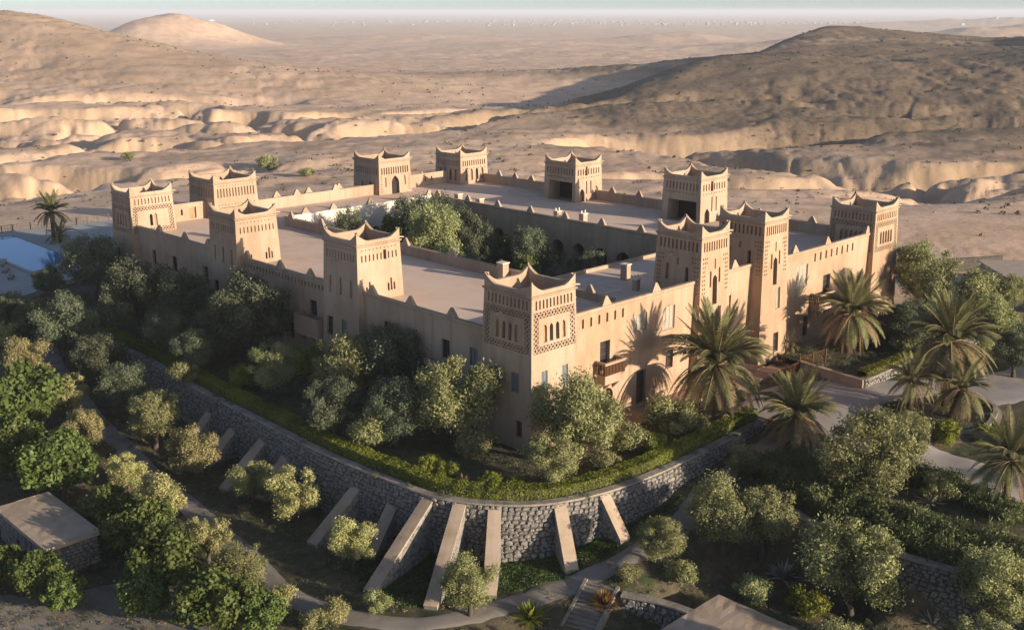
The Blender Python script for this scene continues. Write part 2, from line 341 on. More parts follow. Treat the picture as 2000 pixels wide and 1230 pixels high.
def ribbon(name, pts, m, off=.05, nx=6, step=1.0, kind='structure'):
    """a path laid over the ground: points (x, y, half width)"""
    P = np.array(pts, float); d = np.concatenate([[0], np.cumsum(np.hypot(np.diff(P[:,0]), np.diff(P[:,1])))])
    s = np.linspace(0, d[-1], max(3, int(d[-1]/step)))
    def spl(c):                                   # smooth interpolation
        k = len(d); t = np.gradient(P[:,c], d); i = np.clip(np.searchsorted(d, s)-1, 0, k-2); h = d[i+1]-d[i]; q = (s-d[i])/h
        return (2*q**3-3*q**2+1)*P[i,c] + (q**3-2*q**2+q)*h*t[i] + (-2*q**3+3*q**2)*P[i+1,c] + (q**3-q**2)*h*t[i+1]
    X, Y, Wd = spl(0), spl(1), spl(2); tx, ty = np.gradient(X), np.gradient(Y); L = np.hypot(tx, ty); nx_, ny_ = -ty/L, tx/L
    mb = MB(); jit = .12*noise(s/2.2, s*0, 3)
    rows = []
    for k in range(nx+1):
        f = (k/nx*2-1); w = f*(Wd+jit*(abs(f) > .9)); rows.append((X+nx_*w, Y+ny_*w))
    Z = [gz(a, b_)+off-(.12 if k in (0, nx) else 0) for k, (a, b_) in enumerate(rows)]
    mb.grid([[(rows[k][0][i], rows[k][1][i], Z[k][i]) for k in range(nx+1)] for i in range(len(s))])
    return tag(mb.build(name, m, None, True), kind=kind)
ribbon('footpath', [(-13.0,74,1.1),(-15.9,65,1.2),(-18.6,52,1.2),(-20.6,39.5,1.25),(-21.6,27,1.3),(-23.4,9.3,1.3),(-24.3,0,1.25),(-19.8,-8.6,1.2),(-12.6,-11.2,1.15),(-3.2,-14.6,1.5),(4,-14.2,1.5),(9.5,-12.9,1.3),(15.5,-13.0,1.2),(21,-12.6,1.6)], M['path'])
ribbon('forecourt', [(22.5,-9,3.2),(28,-9.5,5.2),(34,-13,5.6),(40,-18,5.0),(48,-22,4.6),(60,-25,4.4),(80,-28,4)], M['road'], .06, 12)
ribbon('driveway', [(27.5,-12,4.6),(25.5,-19,3.6),(25,-25,3.2),(25.5,-31,3.0),(30,-38,3.0),(38,-46,3)], M['road'], .085, 10)
ribbon('dirt_track', [(-38,2,3),(-33,4,4),(-33,9,4.2),(-39,14,3.2),(-44,20,3)], M['path'], .06, 8)

# ------------------------------------------------------------------ raised garden terrace and its walls
WALL = [(-11.6,76),(-12.1,60.7),(-12.0,48.1),(-12.8,36.8),(-13.2,22),(-13.4,11.8),(-12.9,3.8),(-12.2,-1.3),(-10.15,-5.1),(-7,-8.2),(-2.4,-10.05),(2.65,-10.75),(9.7,-10.8),(17.2,-10.5),(21.5,-10.2)]
def smooth_line(pts, step=.5):
    P = np.array(pts, float); d = np.concatenate([[0], np.cumsum(np.hypot(np.diff(P[:,0]), np.diff(P[:,1])))]); s = np.linspace(0, d[-1], int(d[-1]/step)+1); o = []
    for c in range(P.shape[1]):
        t = np.gradient(P[:,c], d); i = np.clip(np.searchsorted(d, s)-1, 0, len(d)-2); h = d[i+1]-d[i]; q = (s-d[i])/h
        o.append((2*q**3-3*q**2+1)*P[i,c] + (q**3-2*q**2+q)*h*t[i] + (-2*q**3+3*q**2)*P[i+1,c] + (q**3-q**2)*h*t[i+1])
    return np.stack(o, 1)
WL = smooth_line(WALL)
mb = MB(); poly = [(p[0], p[1], 0) for p in WL] + [(21.5,3,0),(12,3,0),(12,84,0),(-11.6,84,0)]
mb.add(poly); tag(mb.build('garden_terrace', M['soil']), kind='structure')

def stone_mesh(seed):
    r = random.Random(seed); mb = MB(); k = 7
    ring = [(cos(t*2*pi/k+.2)*(.5+.06*r.uniform(-1,1)), sin(t*2*pi/k+.2)*(.5+.06*r.uniform(-1,1))) for t in range(k)]
    ring = [(max(-.5, min(.5, x*1.25)), max(-.5, min(.5, y*1.25))) for x, y in ring]
    f = [(x*.80, 1+.12*r.uniform(-1,1), y*.80) for x, y in ring]; b = [(x, 0, y) for x, y in ring]
    mb.grid([b, f], 0, True); mb.add(f[::-1]); return mb      # face towards +Y
M['walltop'] = mat('rubble_wall_top', (.27,.225,.175), .95, (.17,.145,.115), 2.2, (.34,.28,.215), .5, .9, 9)
STONES = [stone_mesh(i) for i in range(6)]
STONE_ME = []
for s_ in STONES:
    me = bpy.data.meshes.new('stone'); me.from_pydata(s_.v, [], s_.f); me.materials.append(M['stone']); STONE_ME.append(me)
rs = random.Random(5)
def stone_wall(name, line, ztop, zbot, label, batter=.12, n_single=0, thick=.7, out=1, sw=(.34,.75), sh=(.22,.40), cap=True, cat='wall'):
    """masonry wall along a line (array of x,y); OUT = side of the outer face; stones laid in courses"""
    root = empty(name, (line[0][0], line[0][1], 0)); tag(root, label, cat)
    inv = Vector((-line[0][0], -line[0][1], 0))
    L = np.array(line); t = np.gradient(L, axis=0); t /= np.hypot(t[:,0], t[:,1])[:,None]; nrm = np.stack([t[:,1], -t[:,0]], 1)*out
    zt = np.array([ztop(*p) if callable(ztop) else ztop for p in L]); zb = np.array([zbot(*p) if callable(zbot) else zbot for p in L])
    def pt(i, z, d):                                  # i fractional index
        i0 = min(int(i), len(L)-2); f = i-i0; p = L[i0]*(1-f)+L[i0+1]*f; n = nrm[i0]*(1-f)+nrm[i0+1]*f; top = zt[i0]*(1-f)+zt[i0+1]*f
        q = p + n*(d + batter*(top-z)); return Vector((q[0], q[1], z)), n, top, zb[i0]*(1-f)+zb[i0+1]*f
    mb = MB()
    idx = range(len(L))
    mb.grid([[pt(i, zb[i]-.4, -.03)[0]+inv for i in idx], [pt(i, zt[i]-.02, -.03)[0]+inv for i in idx], [pt(i, zt[i]-.02, -thick)[0]+inv for i in idx], [pt(i, zb[i]-.4, -thick-1.0)[0]+inv for i in idx]])
    mb.build('core', M['mortar'], root)
    if cap:
        mc = MB(); jj = [.015*rs.uniform(-1,1) for _ in idx]
        mc.grid([[pt(i, zt[i]-.05, .07)[0]+inv for i in idx], [pt(i, zt[i]+.09+jj[i], .06)[0]+inv for i in idx], [pt(i, zt[i]+.09+jj[i], -thick)[0]+inv for i in idx], [pt(i, zt[i]-.05, -thick-.02)[0]+inv for i in idx]])
        mc.build('coping', M['walltop'], root)
    seg = np.concatenate([[0], np.cumsum(np.hypot(*np.diff(L, axis=0).T))]); total = seg[-1]
    stones = []; z = float(zb.min())
    while z < zt.max():
        h = rs.uniform(*sh); s = rs.uniform(0, .4)
        while s < total:
            w = rs.uniform(*sw); ic = float(np.interp(min(s+w/2, total), seg, np.arange(len(L))))
            p, n, top, bot = pt(ic, z+h/2, -.06)
            if z+h*.7 < top and z+h > bot-.1:
                stones.append((p+Vector((0,0,rs.uniform(-.07,.07))), n, w*rs.uniform(.8,1.02), h*rs.uniform(.72,1.15), rs.uniform(.07,.22), rs.randrange(6)))
            s += w
        z += h
    stones.sort(key=lambda q: (q[0]-CAM).length)
    def Mx(q):
        p, n, w, h, d, k = q; y = Vector((n[0], n[1], .0)).normalized(); x = y.cross(UP)
        return Matrix(((x.x*w, y.x*d, 0, p.x), (x.y*w, y.y*d, 0, p.y), (0, 0, h, p.z), (0,0,0,1)))
    Ti = Matrix.Translation(inv)
    for q in stones[:n_single]:
        o = link('stone', STONE_ME[q[5]], root); o.matrix_local = Ti @ Mx(q)
    ms = MB()
    for q in stones[n_single:]:
        mm = Ti @ Mx(q); s_ = STONES[q[5]]; n0 = len(ms.v)
        ms.v += [tuple(mm @ Vector(v)) for v in s_.v]; ms.f += [tuple(i+n0 for i in f) for f in s_.f]; ms.m += [0]*len(s_.f)
    if ms.v: tag(ms.build('stonework', M['stone'], root), kind='stuff')
    return root, pt
RW, RWpt = stone_wall('retaining_wall', WL, 0.0, lambda x, y: g1(x+(-.9 if x < -9 else 0), y-(.9 if x > -9 else .2)), 'long curved dark stone retaining wall with sloping buttresses below the kasbah garden', n_single=300)
# buttresses: top edge on the wall, foot out on the lower ground
def buttress(top, foot, w=1.0, zt=-.25, label=None):
    t = Vector((top[0], top[1], zt)); zf = g1(*foot); f = Vector((foot[0], foot[1], zf))
    d = Vector((f.x-t.x, f.y-t.y, 0)); d.normalize(); s = Vector((-d.y, d.x, 0))*w/2; o = Vector((RW.location.x, RW.location.y, 0))
    tb = t - d*.5; lowz = min(zf, g1(top[0], top[1]))-1.2
    prof = [(tb, t.z), (t, t.z), (f, zf+.28), (f, zf-.8)]
    mb = MB()
    for sd, c in ((s, 1), (-s, 0)):
        ps = [Vector((q.x+sd.x, q.y+sd.y, z))-o for q, z in prof] + [Vector((tb.x+sd.x, tb.y+sd.y, lowz))-o]
        mb.add(ps if c else ps[::-1], 0)
    for (q, z), (q2, z2) in zip(prof[2:3], prof[3:4]):
        mb.add([Vector((q.x+s.x,q.y+s.y,z))-o, Vector((q2.x+s.x,q2.y+s.y,z2))-o, Vector((q2.x-s.x,q2.y-s.y,z2))-o, Vector((q.x-s.x,q.y-s.y,z))-o], 0)
    b = mb.build('buttress', M['stone'], RW)
    if label: b['label'] = label
    mc = MB(); n = 14; e = s*1.06; rows = []
    r2 = random.Random(int(top[1]*10))
    for i in range(n+1):
        k = i/n; q = t.lerp(f, k); z = t.z*(1-k)+(zf+.28)*k + .015*r2.uniform(-1,1)
        rows.append([Vector((q.x+e.x,q.y+e.y,z-.10))-o, Vector((q.x+e.x,q.y+e.y,z+.07))-o, Vector((q.x,q.y,z+.085))-o, Vector((q.x-e.x,q.y-e.y,z+.07))-o, Vector((q.x-e.x,q.y-e.y,z-.10))-o])
    mc.grid(rows); mc.add(rows[-1]); mc.build('coping', M['coping'], b)
for tp, ft, zt in [((-12.8,32.9),(-16.1,32.4),-1.4),((-12.9,28.2),(-16.9,27.3),-1.9),((-13.2,22.6),(-18.6,21.2),-1.6),((-13.2,18.6),(-17.2,17.3),-1.9),((-13.2,14.0),(-16.4,12.9),-1.9),((-13.2,7.8),(-18.8,6.8),-1.6),((-12.8,3.4),(-16.7,1.8),-1.8),((-12.3,-.6),(-20.0,-2.6),-.2),((-11.4,-3.3),(-18.1,-7.5),-.2),((-9.6,-5.5),(-13.9,-9.4),-.2),((-5.7,-8.9),(-7.6,-12.0),-.2),((-1.8,-10.2),(-2.1,-12.7),-.2)]:
    buttress(tp, ft, 1.0, zt)
# ------------------------------------------------------------------ the kasbah
KAS = empty('kasbah', (0, 0, 0))
tag(KAS, 'large mud-plaster kasbah with twelve horned towers around a planted courtyard', 'building')
ROOF = 8.8
class Face:
    """a wall face with rectangular and arched recesses; mp(u, z, d) maps face coordinates (d = depth inwards) to space"""
    def __init__(s, mp, W, z0, z1): s.mp = mp; s.W = W; s.z0 = z0; s.z1 = z1; s.holes = []
    def hole(s, u0, u1, za, zb, d=.2, arch=None, back=1):   # arch None / 'p' pointed / 'r' round ; back = material index
        s.holes.append((u0, u1, za, zb, d, arch, back))
    def emit(s, mb, m=0):
        us = sorted({0.0, s.W} | {round(h[k], 4) for h in s.holes for k in (0, 1)}); zs = sorted({s.z0, s.z1} | {round(h[k], 4) for h in s.holes for k in (2, 3)})
        n0 = len(mb.v); nu = len(us)
        for z in zs:
            for u in us: mb.v.append(tuple(s.mp(u, z, 0)))
        rect = [(round(h[0],4), round(h[1],4), round(h[2],4), round(h[3],4)) for h in s.holes]
        for j in range(len(zs)-1):
            zc = (zs[j]+zs[j+1])/2
            act = [r for r in rect if r[2] < zc < r[3]]
            for i in range(nu-1):
                uc = (us[i]+us[i+1])/2
                if any(r[0] < uc < r[1] for r in act): continue
                a = n0+j*nu+i; mb.f.append((a, a+1, a+nu+1, a+nu)); mb.m.append(m)
        for u0, u1, za, zb, d, arch, back in s.holes:
            p = s.mp; f = [p(u0,za,0), p(u1,za,0), p(u1,zb,0), p(u0,zb,0)]; b = [p(u0,za,d), p(u1,za,d), p(u1,zb,d), p(u0,zb,d)]
            for i in range(4):
                k = (i+1) % 4; mb.add([f[i], b[i], b[k], f[k]], m)
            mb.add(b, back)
            if arch:
                w = (u1-u0)/2; c = (u0+u1)/2; n = 7; pts = []
                hh = min(zb-za, w*(1.0 if arch == 'r' else 1.55))
                for i in range(n+1):
                    q = i/n
                    if arch == 'r': pts.append((w*cos(q*pi/2), hh*sin(q*pi/2)))
                    else: pts.append((w*(1-q**1.7), hh*(q**.85)))
                for sg in (1, -1):
                    cor = (c+sg*w, zb)
                    curve = [(c+sg*x, zb-hh+y) for x, y in pts]
                    for a_, b_ in zip(curve[:-1], curve[1:]):
                        mb.add([p(*cor, .004), p(*a_, .004), p(*b_, .004)], m); mb.add([p(*a_, .004), p(*a_, d), p(*b_, d), p(*b_, .004)], m)
                    mb.add([p(*cor, .004), p(*curve[-1], .004), p(c, zb, .004)], m)
def lattice(mp, rects, d0, parent, cell=.40, w=.12, m=None):
    """diagonal carved lattice filling recessed bands"""
    mb = MB()
    for u0, u1, za, zb in rects:
        nu = max(1, round((u1-u0)/cell)); nz_ = max(1, round((zb-za)/cell)); du = (u1-u0)/nu; dz = (zb-za)/nz_
        for i in range(nu):
            for j in range(nz_):
                x, y = u0+i*du, za+j*dz
                for (a, b) in (((x, y+dz/2), (x+du/2, y)), ((x+du/2, y), (x+du, y+dz/2)), ((x+du, y+dz/2), (x+du/2, y+dz)), ((x+du/2, y+dz), (x, y+dz/2))):
                    dx, dy = b[0]-a[0], b[1]-a[1]; L = hypot(dx, dy); nx, ny = -dy/L*w/2, dx/L*w/2
                    q = [(a[0]+nx, a[1]+ny), (b[0]+nx, b[1]+ny), (b[0]-nx, b[1]-ny), (a[0]-nx, a[1]-ny)]
                    q = [(min(max(t[0], u0), u1), min(max(t[1], za), zb)) for t in q]
                    mb.add([mp(*t, .012) for t in q]); mb.add([mp(*q[0], .012), mp(*q[0], d0), mp(*q[1], d0), mp(*q[1], .012)]); mb.add([mp(*q[3], .012), mp(*q[3], d0), mp(*q[2], d0), mp(*q[2], .012)])
    return mb.build('lattice', m or M['plaster'], parent)
def window(mp, u0, u1, za, zb, d, parent, kind='wood', bars=(2, 3)):
    """frame, glazing bars and pane set at depth d"""
    mb = MB(); fr = .07
    def q(a, b, c, e, dd, m_): mb.add([mp(a,c,dd), mp(b,c,dd), mp(b,e,dd), mp(a,e,dd)], m_)
    q(u0, u1, za, zb, d-.02, 1)
    for (a, b, c, e) in ((u0, u0+fr, za, zb), (u1-fr, u1, za, zb), (u0+fr, u1-fr, za, za+fr), (u0+fr, u1-fr, zb-fr, zb)): q(a, b, c, e, d-.07, 0)
    for i in range(1, bars[0]):
        c = u0+(u1-u0)*i/bars[0]; q(c-.03, c+.03, za+fr, zb-fr, d-.06, 0)
    for j in range(1, bars[1]):
        c = za+(zb-za)*j/bars[1]; q(u0+fr, u1-fr, c-.022, c+.022, d-.055, 0)
    return mb.build('window', [M[kind], M['screen'] if kind == 'screen' else M['glass']], parent)
def shutters(mp, u0, u1, za, zb, parent, kind='shutter'):
    mb = MB(); n = 9
    for (a, b) in ((u0, (u0+u1)/2-.01), ((u0+u1)/2+.01, u1)):
        for (x, y, z, w_) in ((a, a+.06, za, zb), (b-.06, b, za, zb)): mb.add([mp(x,z,.10), mp(y,z,.10), mp(y,w_,.10), mp(x,w_,.10)])
        for j in range(n):
            z = za+(zb-za)*j/n; dz = (zb-za)/n
            mb.add([mp(a+.06,z,.11), mp(b-.06,z,.11), mp(b-.06,z+dz*.95,.16), mp(a+.06,z+dz*.95,.16)])
    return mb.build('shutter', M[kind], parent)

def spout(p, d, parent, L=.9):
    mb = MB(); p = Vector(p); d = Vector(d).normalized(); e = p + d*L - Vector((0,0,.10))
    mb.bar(p - d*.2, e, .16, .05); s = d.cross(UP)
    mb.bar(p - d*.2 + s*.07 + UP*.05, e + s*.07 + UP*.05, .03, .10); mb.bar(p - d*.2 - s*.07 + UP*.05, e - s*.07 + UP*.05, .03, .10)
    return mb.build('water_spout', M['coping'], parent)
def horned_parapet(x0, x1, y0, y1, z, tip, th, parent, notch=None):
    """thin parapet whose top curves up into a horn at each corner"""
    mb = MB(); corners = [(x0,y0),(x1,y0),(x1,y1),(x0,y1)]
    for i in range(4):
        a = Vector((*corners[i], 0)); b = Vector((*corners[(i+1) % 4], 0)); L = (b-a).length; d = (b-a)/L; nin = Vector((-d.y, d.x, 0))
        ts = [0, .12, .3, .5, .75, 1.0, 1.25, 1.45]; ts = ts + [L/2] + [L-t for t in ts[::-1]]
        rows = [[], [], [], []]
        for t in ts:
            e = min(t, L-t); h = z + (tip-z)*max(0, 1-e/1.45)**1.5
            o = a+d*t; ti = max(.0, min(L, t)); inn = o + nin*th
            if t == 0: inn = inn + d*th
            if t == L: inn = inn - d*th
            rows[0].append(Vector((o.x, o.y, z-.55))); rows[1].append(Vector((o.x, o.y, h))); rows[2].append(Vector((inn.x, inn.y, h-.01))); rows[3].append(Vector((inn.x, inn.y, z-1.3)))
        mb.grid(rows)
    return mb.build('parapet', M['plaster'], parent)

def tower(x0, x1, y0, y1, zt, tip, deco_w, deco_s, label, base=0.0, batter=.5, red=False, zf=None):
    """battered tower; x0..y1 are its edges at cornice height zt"""
    H = zt-base
    def mpf(axis):
        def k(z): return batter*(zt-z)/H
        if axis == 'W': return lambda u, z, d: Vector((x0-k(z)+d, (y1+k(z)) - (u/(y1-y0))*(y1-y0+2*k(z)), z))
        if axis == 'S': return lambda u, z, d: Vector(((x0-k(z)) + (u/(x1-x0))*(x1-x0+2*k(z)), y0-k(z)+d, z))
        if axis == 'E': return lambda u, z, d: Vector((x1+k(z)-d, (y0-k(z)) + (u/(y1-y0))*(y1-y0+2*k(z)), z))
        return lambda u, z, d: Vector(((x1+k(z)) - (u/(x1-x0))*(x1-x0+2*k(z)), y1+k(z)-d, z))
    mb = MB(); later = []
    faces = []
    for ax, Wd, deco in (('W', y1-y0, deco_w), ('S', x1-x0, deco_s), ('E', y1-y0, deco_w), ('N', x1-x0, deco_s)):
        fc = Face(mpf(ax), Wd, base, zt); front = ax in 'WS'
        deco(fc, zt, later, front, ax); fc.emit(mb); faces.append(fc)
    # floor of the open top, inner walls
    mb.add([(x0+.35,y0+.35,zt-.9),(x1-.35,y0+.35,zt-.9),(x1-.35,y1-.35,zt-.9),(x0+.35,y1-.35,zt-.9)], 3)
    t = mb.build('tower', [M['plaster_red'] if red else M['plaster'], M['recess'], M['dark'], M['roof']], KAS); t['label'] = label
    for f in later: f(t)
    # cornice ledge
    mc = MB(); e = .14
    ring = lambda ex, z: [Vector((x0-ex,y0-ex,z)), Vector((x1+ex,y0-ex,z)), Vector((x1+ex,y1+ex,z)), Vector((x0-ex,y1+ex,z))]
    mc.grid([ring(.0,zt-.22), ring(e,zt-.10), ring(e+.02,zt+.02), ring(-.06,zt+.07)], 0, True); mc.build('cornice', M['plaster'], t)
    pp = horned_parapet(x0, x1, y0, y1, zt+.40, tip, .30, t)
    # small roof-drain boards poking out beside the horns
    for (px, py, d) in ((x1-.05, y0+.02, (1,-.1,0)),): spout((px, py, zt+.25), d, t, .55)
    spout((x0, y0+(y1-y0)*.62, zt-1.9), (-1,-.15,0), t, .9)
    return t
# ---- decoration schemes -------------------------------------------------------
def frieze(fc, za, zb, n, ratio=.5, m0=.35, d=.16, skip=()):
    Wd = fc.W-2*m0; p = Wd/n
    for i in range(n):
        if i in skip: continue
        u = m0+p*(i+.5); fc.hole(u-p*ratio/2, u+p*ratio/2, za, zb, d)
def squares(fc, z, n, s=.16, m0=.4, d=.12):
    p = (fc.W-2*m0)/n
    for i in range(n): u = m0+p*(i+.5); fc.hole(u-s/2, u+s/2, z-s/2, z+s/2, d)
def win(fc, later, u0, u1, za, zb, front, kind='wood', d=.3, bars=(2,3), arch=None):
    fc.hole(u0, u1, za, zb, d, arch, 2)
    mp = fc.mp
    if front: later.append(lambda t: window(mp, u0+.01, u1-.01, za+.01, zb-.01, d, t, kind, bars))
def shut(fc, later, u0, u1, za, zb, front, kind='shutter'):
    fc.hole(u0, u1, za, zb, .2, None, 1); mp = fc.mp
    if front: later.append(lambda t: shutters(mp, u0+.01, u1-.01, za+.01, zb-.01, t, kind))
def ring_lattice(fc, later, za, zb, band=.58, m0=.25, d=.24):
    W = fc.W; r = [(m0, W-m0, zb-band, zb-.002), (m0, W-m0, za, za+band), (m0, m0+band, za+band+.01, zb-band-.01), (W-m0-band, W-m0, za+band+.01, zb-band-.01)]
    for u0, u1, a, b in r: fc.hole(u0, u1, a, b, d)
    mp = fc.mp; later.append(lambda t: lattice(mp, r, d, t))
def niches(fc, later, us, w, za, zb, front, dark=()):
    for i, u in enumerate(us):
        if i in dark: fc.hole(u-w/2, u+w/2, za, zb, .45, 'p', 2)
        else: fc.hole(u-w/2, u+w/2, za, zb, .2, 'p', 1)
def decoD(wins, n=4, dark=(1,2), low=8.95, nf=11):
    def f(fc, zt, later, front, ax):
        W = fc.W; frieze(fc, zt-1.22, zt-.42, nf, .45); ring_lattice(fc, later, low, zt-1.45)
        p = .75 if n == 4 else .62; us = [W/2+(i-(n-1)/2)*p for i in range(n)]
        niches(fc, later, us, .42, low+.85, low+2.45, front, dark)
        for k in wins:
            if k[0] == 'w': win(fc, later, *k[1:], front)
            else: shut(fc, later, *k[1:], front)
    return f
def decoB_w(wins):
    def f(fc, zt, later, front, ax):
        W = fc.W; squares(fc, zt-.55, 10, .14); frieze(fc, zt-1.75, zt-.95, 10, .42)
        niches(fc, later, [W*.2, W*.5, W*.8], .34, 9.1+zt-14.6, 11.0+zt-14.6, front, (1,))
        for k in wins: (win if k[0] == 'w' else shut)(fc, later, *k[1:], front)
    return f
def decoB_s(notch=None):
    def f(fc, zt, later, front, ax):
        W = fc.W; squares(fc, zt-.55, 10, .12)
        skip = (6,) if notch else ()
        frieze(fc, zt-1.75, zt-1.05, 10, .34, skip=skip)
        if notch: p = (W-.7)/10; fc.hole(.35+6*p+.06, .35+7*p-.06, zt-1.8, zt-.8, .5, None, 2)
        for c in (W*.26, W*.74):
            for k, (du, zz) in enumerate(((-.36, 10.3), (0, 10.8), (.36, 10.3))): fc.hole(c+du-.11, c+du+.11, 9.45+zt-14.6, zz+zt-14.6, .22, 'p', 2 if k == 0 else 1)
    return f
def decoE(fc, zt, later, front, ax):
    W = fc.W; frieze(fc, zt-1.45, zt-.5, 10, .5, .3, .22)
    for i in range(3):
        for j in range(9):
            for side in (0, 1):
                u = .38+i*.3 if side == 0 else W-.38-i*.3; z = zt-2.15-j*.44
                if i == 2 and j > 1: continue
                fc.hole(u-.075, u+.075, z-.09, z+.09, .12)
    if ax in 'SN':
        fc.hole(W/2-.36, W/2+.36, zt-7.1, zt-4.0, .6, 'p', 2); fc.hole(W/2-.86, W/2-.58, zt-5.2, zt-3.5, .25, 'p', 1); fc.hole(W/2+.58, W/2+.86, zt-4.9, zt-3.3, .25, 'p', 1); fc.hole(W/2-.1, W/2+.1, zt-3.4, zt-2.3, .2, 'p', 1)
        win(fc, later, W/2+.25, W/2+1.05, 5.9, 8.3, front, 'screen', .25, (2,5)); win(fc, later, W/2+.1, W/2+.95, 1.0, 3.2, front)
    else:
        fc.hole(W*.28-.2, W*.28+.2, zt-4.7, zt-3.0, .25, 'p', 1); fc.hole(W*.70-.22, W*.70+.22, zt-4.9, zt-3.1, .5, 'p', 2); fc.hole(W*.5-.14, W*.5+.14, zt-3.0, zt-2.3, .2, 'p', 1)
def decoA2(fc, zt, later, front, ax):
    W = fc.W; frieze(fc, zt-2.1, zt-.85, 13, .42, .35, .2); squares(fc, zt-.5, 13, .12)
    for j in range(2): squares(fc, zt-3.2-j*1.0, 12, .16)
    for c in (.22, .38, .62, .78): fc.hole(W*c-.16, W*c+.16, zt-5.2, zt-4.2, .2, 'p', 2 if c in (.38,) else 1)
def decoT5_s(fc, zt, later, front, ax):
    W = fc.W; frieze(fc, zt-2.1, zt-1.0, 12, .48, .35, .22)
    fc.hole(W*.5-.75, W*.5+.75, ROOF, ROOF+2.9, .5, 'p', 2); fc.hole(W*.2-.16, W*.2+.16, ROOF+1.2, ROOF+2.8, .2, 'p', 1); fc.hole(W*.8-.16, W*.8+.16, ROOF+1.2, ROOF+2.8, .2, 'p', 1)
    for j in range(7):
        for u in (.34, .55, W-.34, W-.55): fc.hole(u-.06, u+.06, ROOF+.4+j*.4, ROOF+.56+j*.4, .1)
def decoT5_w(fc, zt, later, front, ax):
    W = fc.W; frieze(fc, zt-2.1, zt-1.0, 12, .42, .35, .2)
    for c in (.35, .66): fc.hole(W*c-.22, W*c+.22, ROOF+.5, ROOF+2.0, .35, None, 2)
def decoT6(fc, zt, later, front, ax):
    W = fc.W; frieze(fc, zt-1.7, zt-.8, 11, .45, .35, .2); squares(fc, zt-2.2, 11, .16)
    for c in (.2, .4, .6, .8): fc.hole(W*c-.3, W*c+.3, ROOF+.6, ROOF+2.6, .3, 'p', 2 if c == .6 else 1)
def decoT7_w(fc, zt, later, front, ax):
    W = fc.W; frieze(fc, zt-1.6, zt-.6, 10, .42, .35, .2); squares(fc, zt-2.05, 10, .2)
    fc.hole(W*.16, W*.90, ROOF+.02, ROOF+3.0, 2.6, None, 2)
def decoT7_s(fc, zt, later, front, ax):
    W = fc.W; frieze(fc, zt-1.6, zt-.7, 9, .42, .35, .2, skip=(3,)); squares(fc, zt-2.05, 9, .17)
    p = (W-.7)/9; fc.hole(.35+3*p+.08, .35+4*p+.05, zt-1.75, zt-.35, .6, None, 2)
    for c in (.42, .58): fc.hole(W*c-.13, W*c+.13, zt-4.6, zt-2.6, .2, None, 1)
    fc.hole(W*.16, W*.34, ROOF, ROOF+2.0, .5, 'p', 2); fc.hole(W*.72, W*.84, ROOF+1.0, ROOF+2.2, .25, 'p', 1)

tower(0, 5.5, 0, 5.9, 14.05, 15.35, decoD([('s', 1.2, 2.0, 5.6, 7.0), ('s', 3.6, 4.5, 5.2, 7.0), ('w', 4.2, 4.9, 1.2, 2.7)]), decoD([('s', 1.15, 1.85, 5.1, 7.25), ('s', 3.55, 4.25, 5.1, 7.25)]), 'nearest corner tower with four arched niches inside a lattice frame')
tower(0, 5.5, 24.7, 30.4, 14.75, 16.0, decoB_w([('w', .6, 1.55, 4.6, 6.65), ('s', 3.0, 3.75, 5.1, 6.7)]), decoB_s(True), 'shaded-front tower in the long left facade next to the nearest corner tower')
tower(0, 5.5, 48, 53.9, 14.4, 15.65, decoB_w([('w', .7, 1.75, 4.4, 6.5), ('s', 3.4, 4.1, 5.0, 6.7)]), decoB_s(False), 'tower in the middle of the left facade with squat triple niches')
tower(0, 6.0, 74.5, 80, 13.9, 15.2, decoD([('w', .7, 1.7, 4.4, 6.5)], 4, (), 8.9), decoD([], 2, (0,), 8.9), 'far left corner tower beside the pool deck')
tower(13.7, 20.6, 77, 84, 13.9, 15.15, decoA2, decoA2, 'broad low tower rising behind the far left corner tower')
tower(43.6, 50.0, 77.6, 84.2, 14.1, 15.4, decoT5_w, decoT5_s, 'square roof tower with a pointed arch door on the back wing')
tower(60.3, 66.4, 76.6, 83, 13.6, 14.85, decoT6, decoT6, 'farthest corner tower at the back of the kasbah')
tower(61.0, 67.0, 50.7, 57.2, 14.5, 15.8, decoT7_w, decoT7_s, 'roof tower with a wide dark opening, middle of the back right wing')
tower(60.3, 66.5, 26.5, 33.0, 14.9, 16.2, decoT7_w, decoT7_s, 'taller roof tower with a wide dark opening behind the front right towers')
tower(24.1, 28.8, 0, 5.6, 15.7, 17.0, decoE, decoE, 'sunlit gate tower with pointed central window, left of the pair', red=True)
tower(35.3, 39.9, 0, 5.8, 15.8, 17.05, decoE, decoE, 'sunlit gate tower with pointed central window, right of the pair', red=True)
tower(59.7, 65.4, 0, 6.0, 13.95, 15.25, decoD([], 5, (), 8.9), decoD([('w', 4.3, 4.75, 4.2, 6.4)], 5, (), 8.9), 'right corner tower with five arched niches in a lattice frame', red=True)

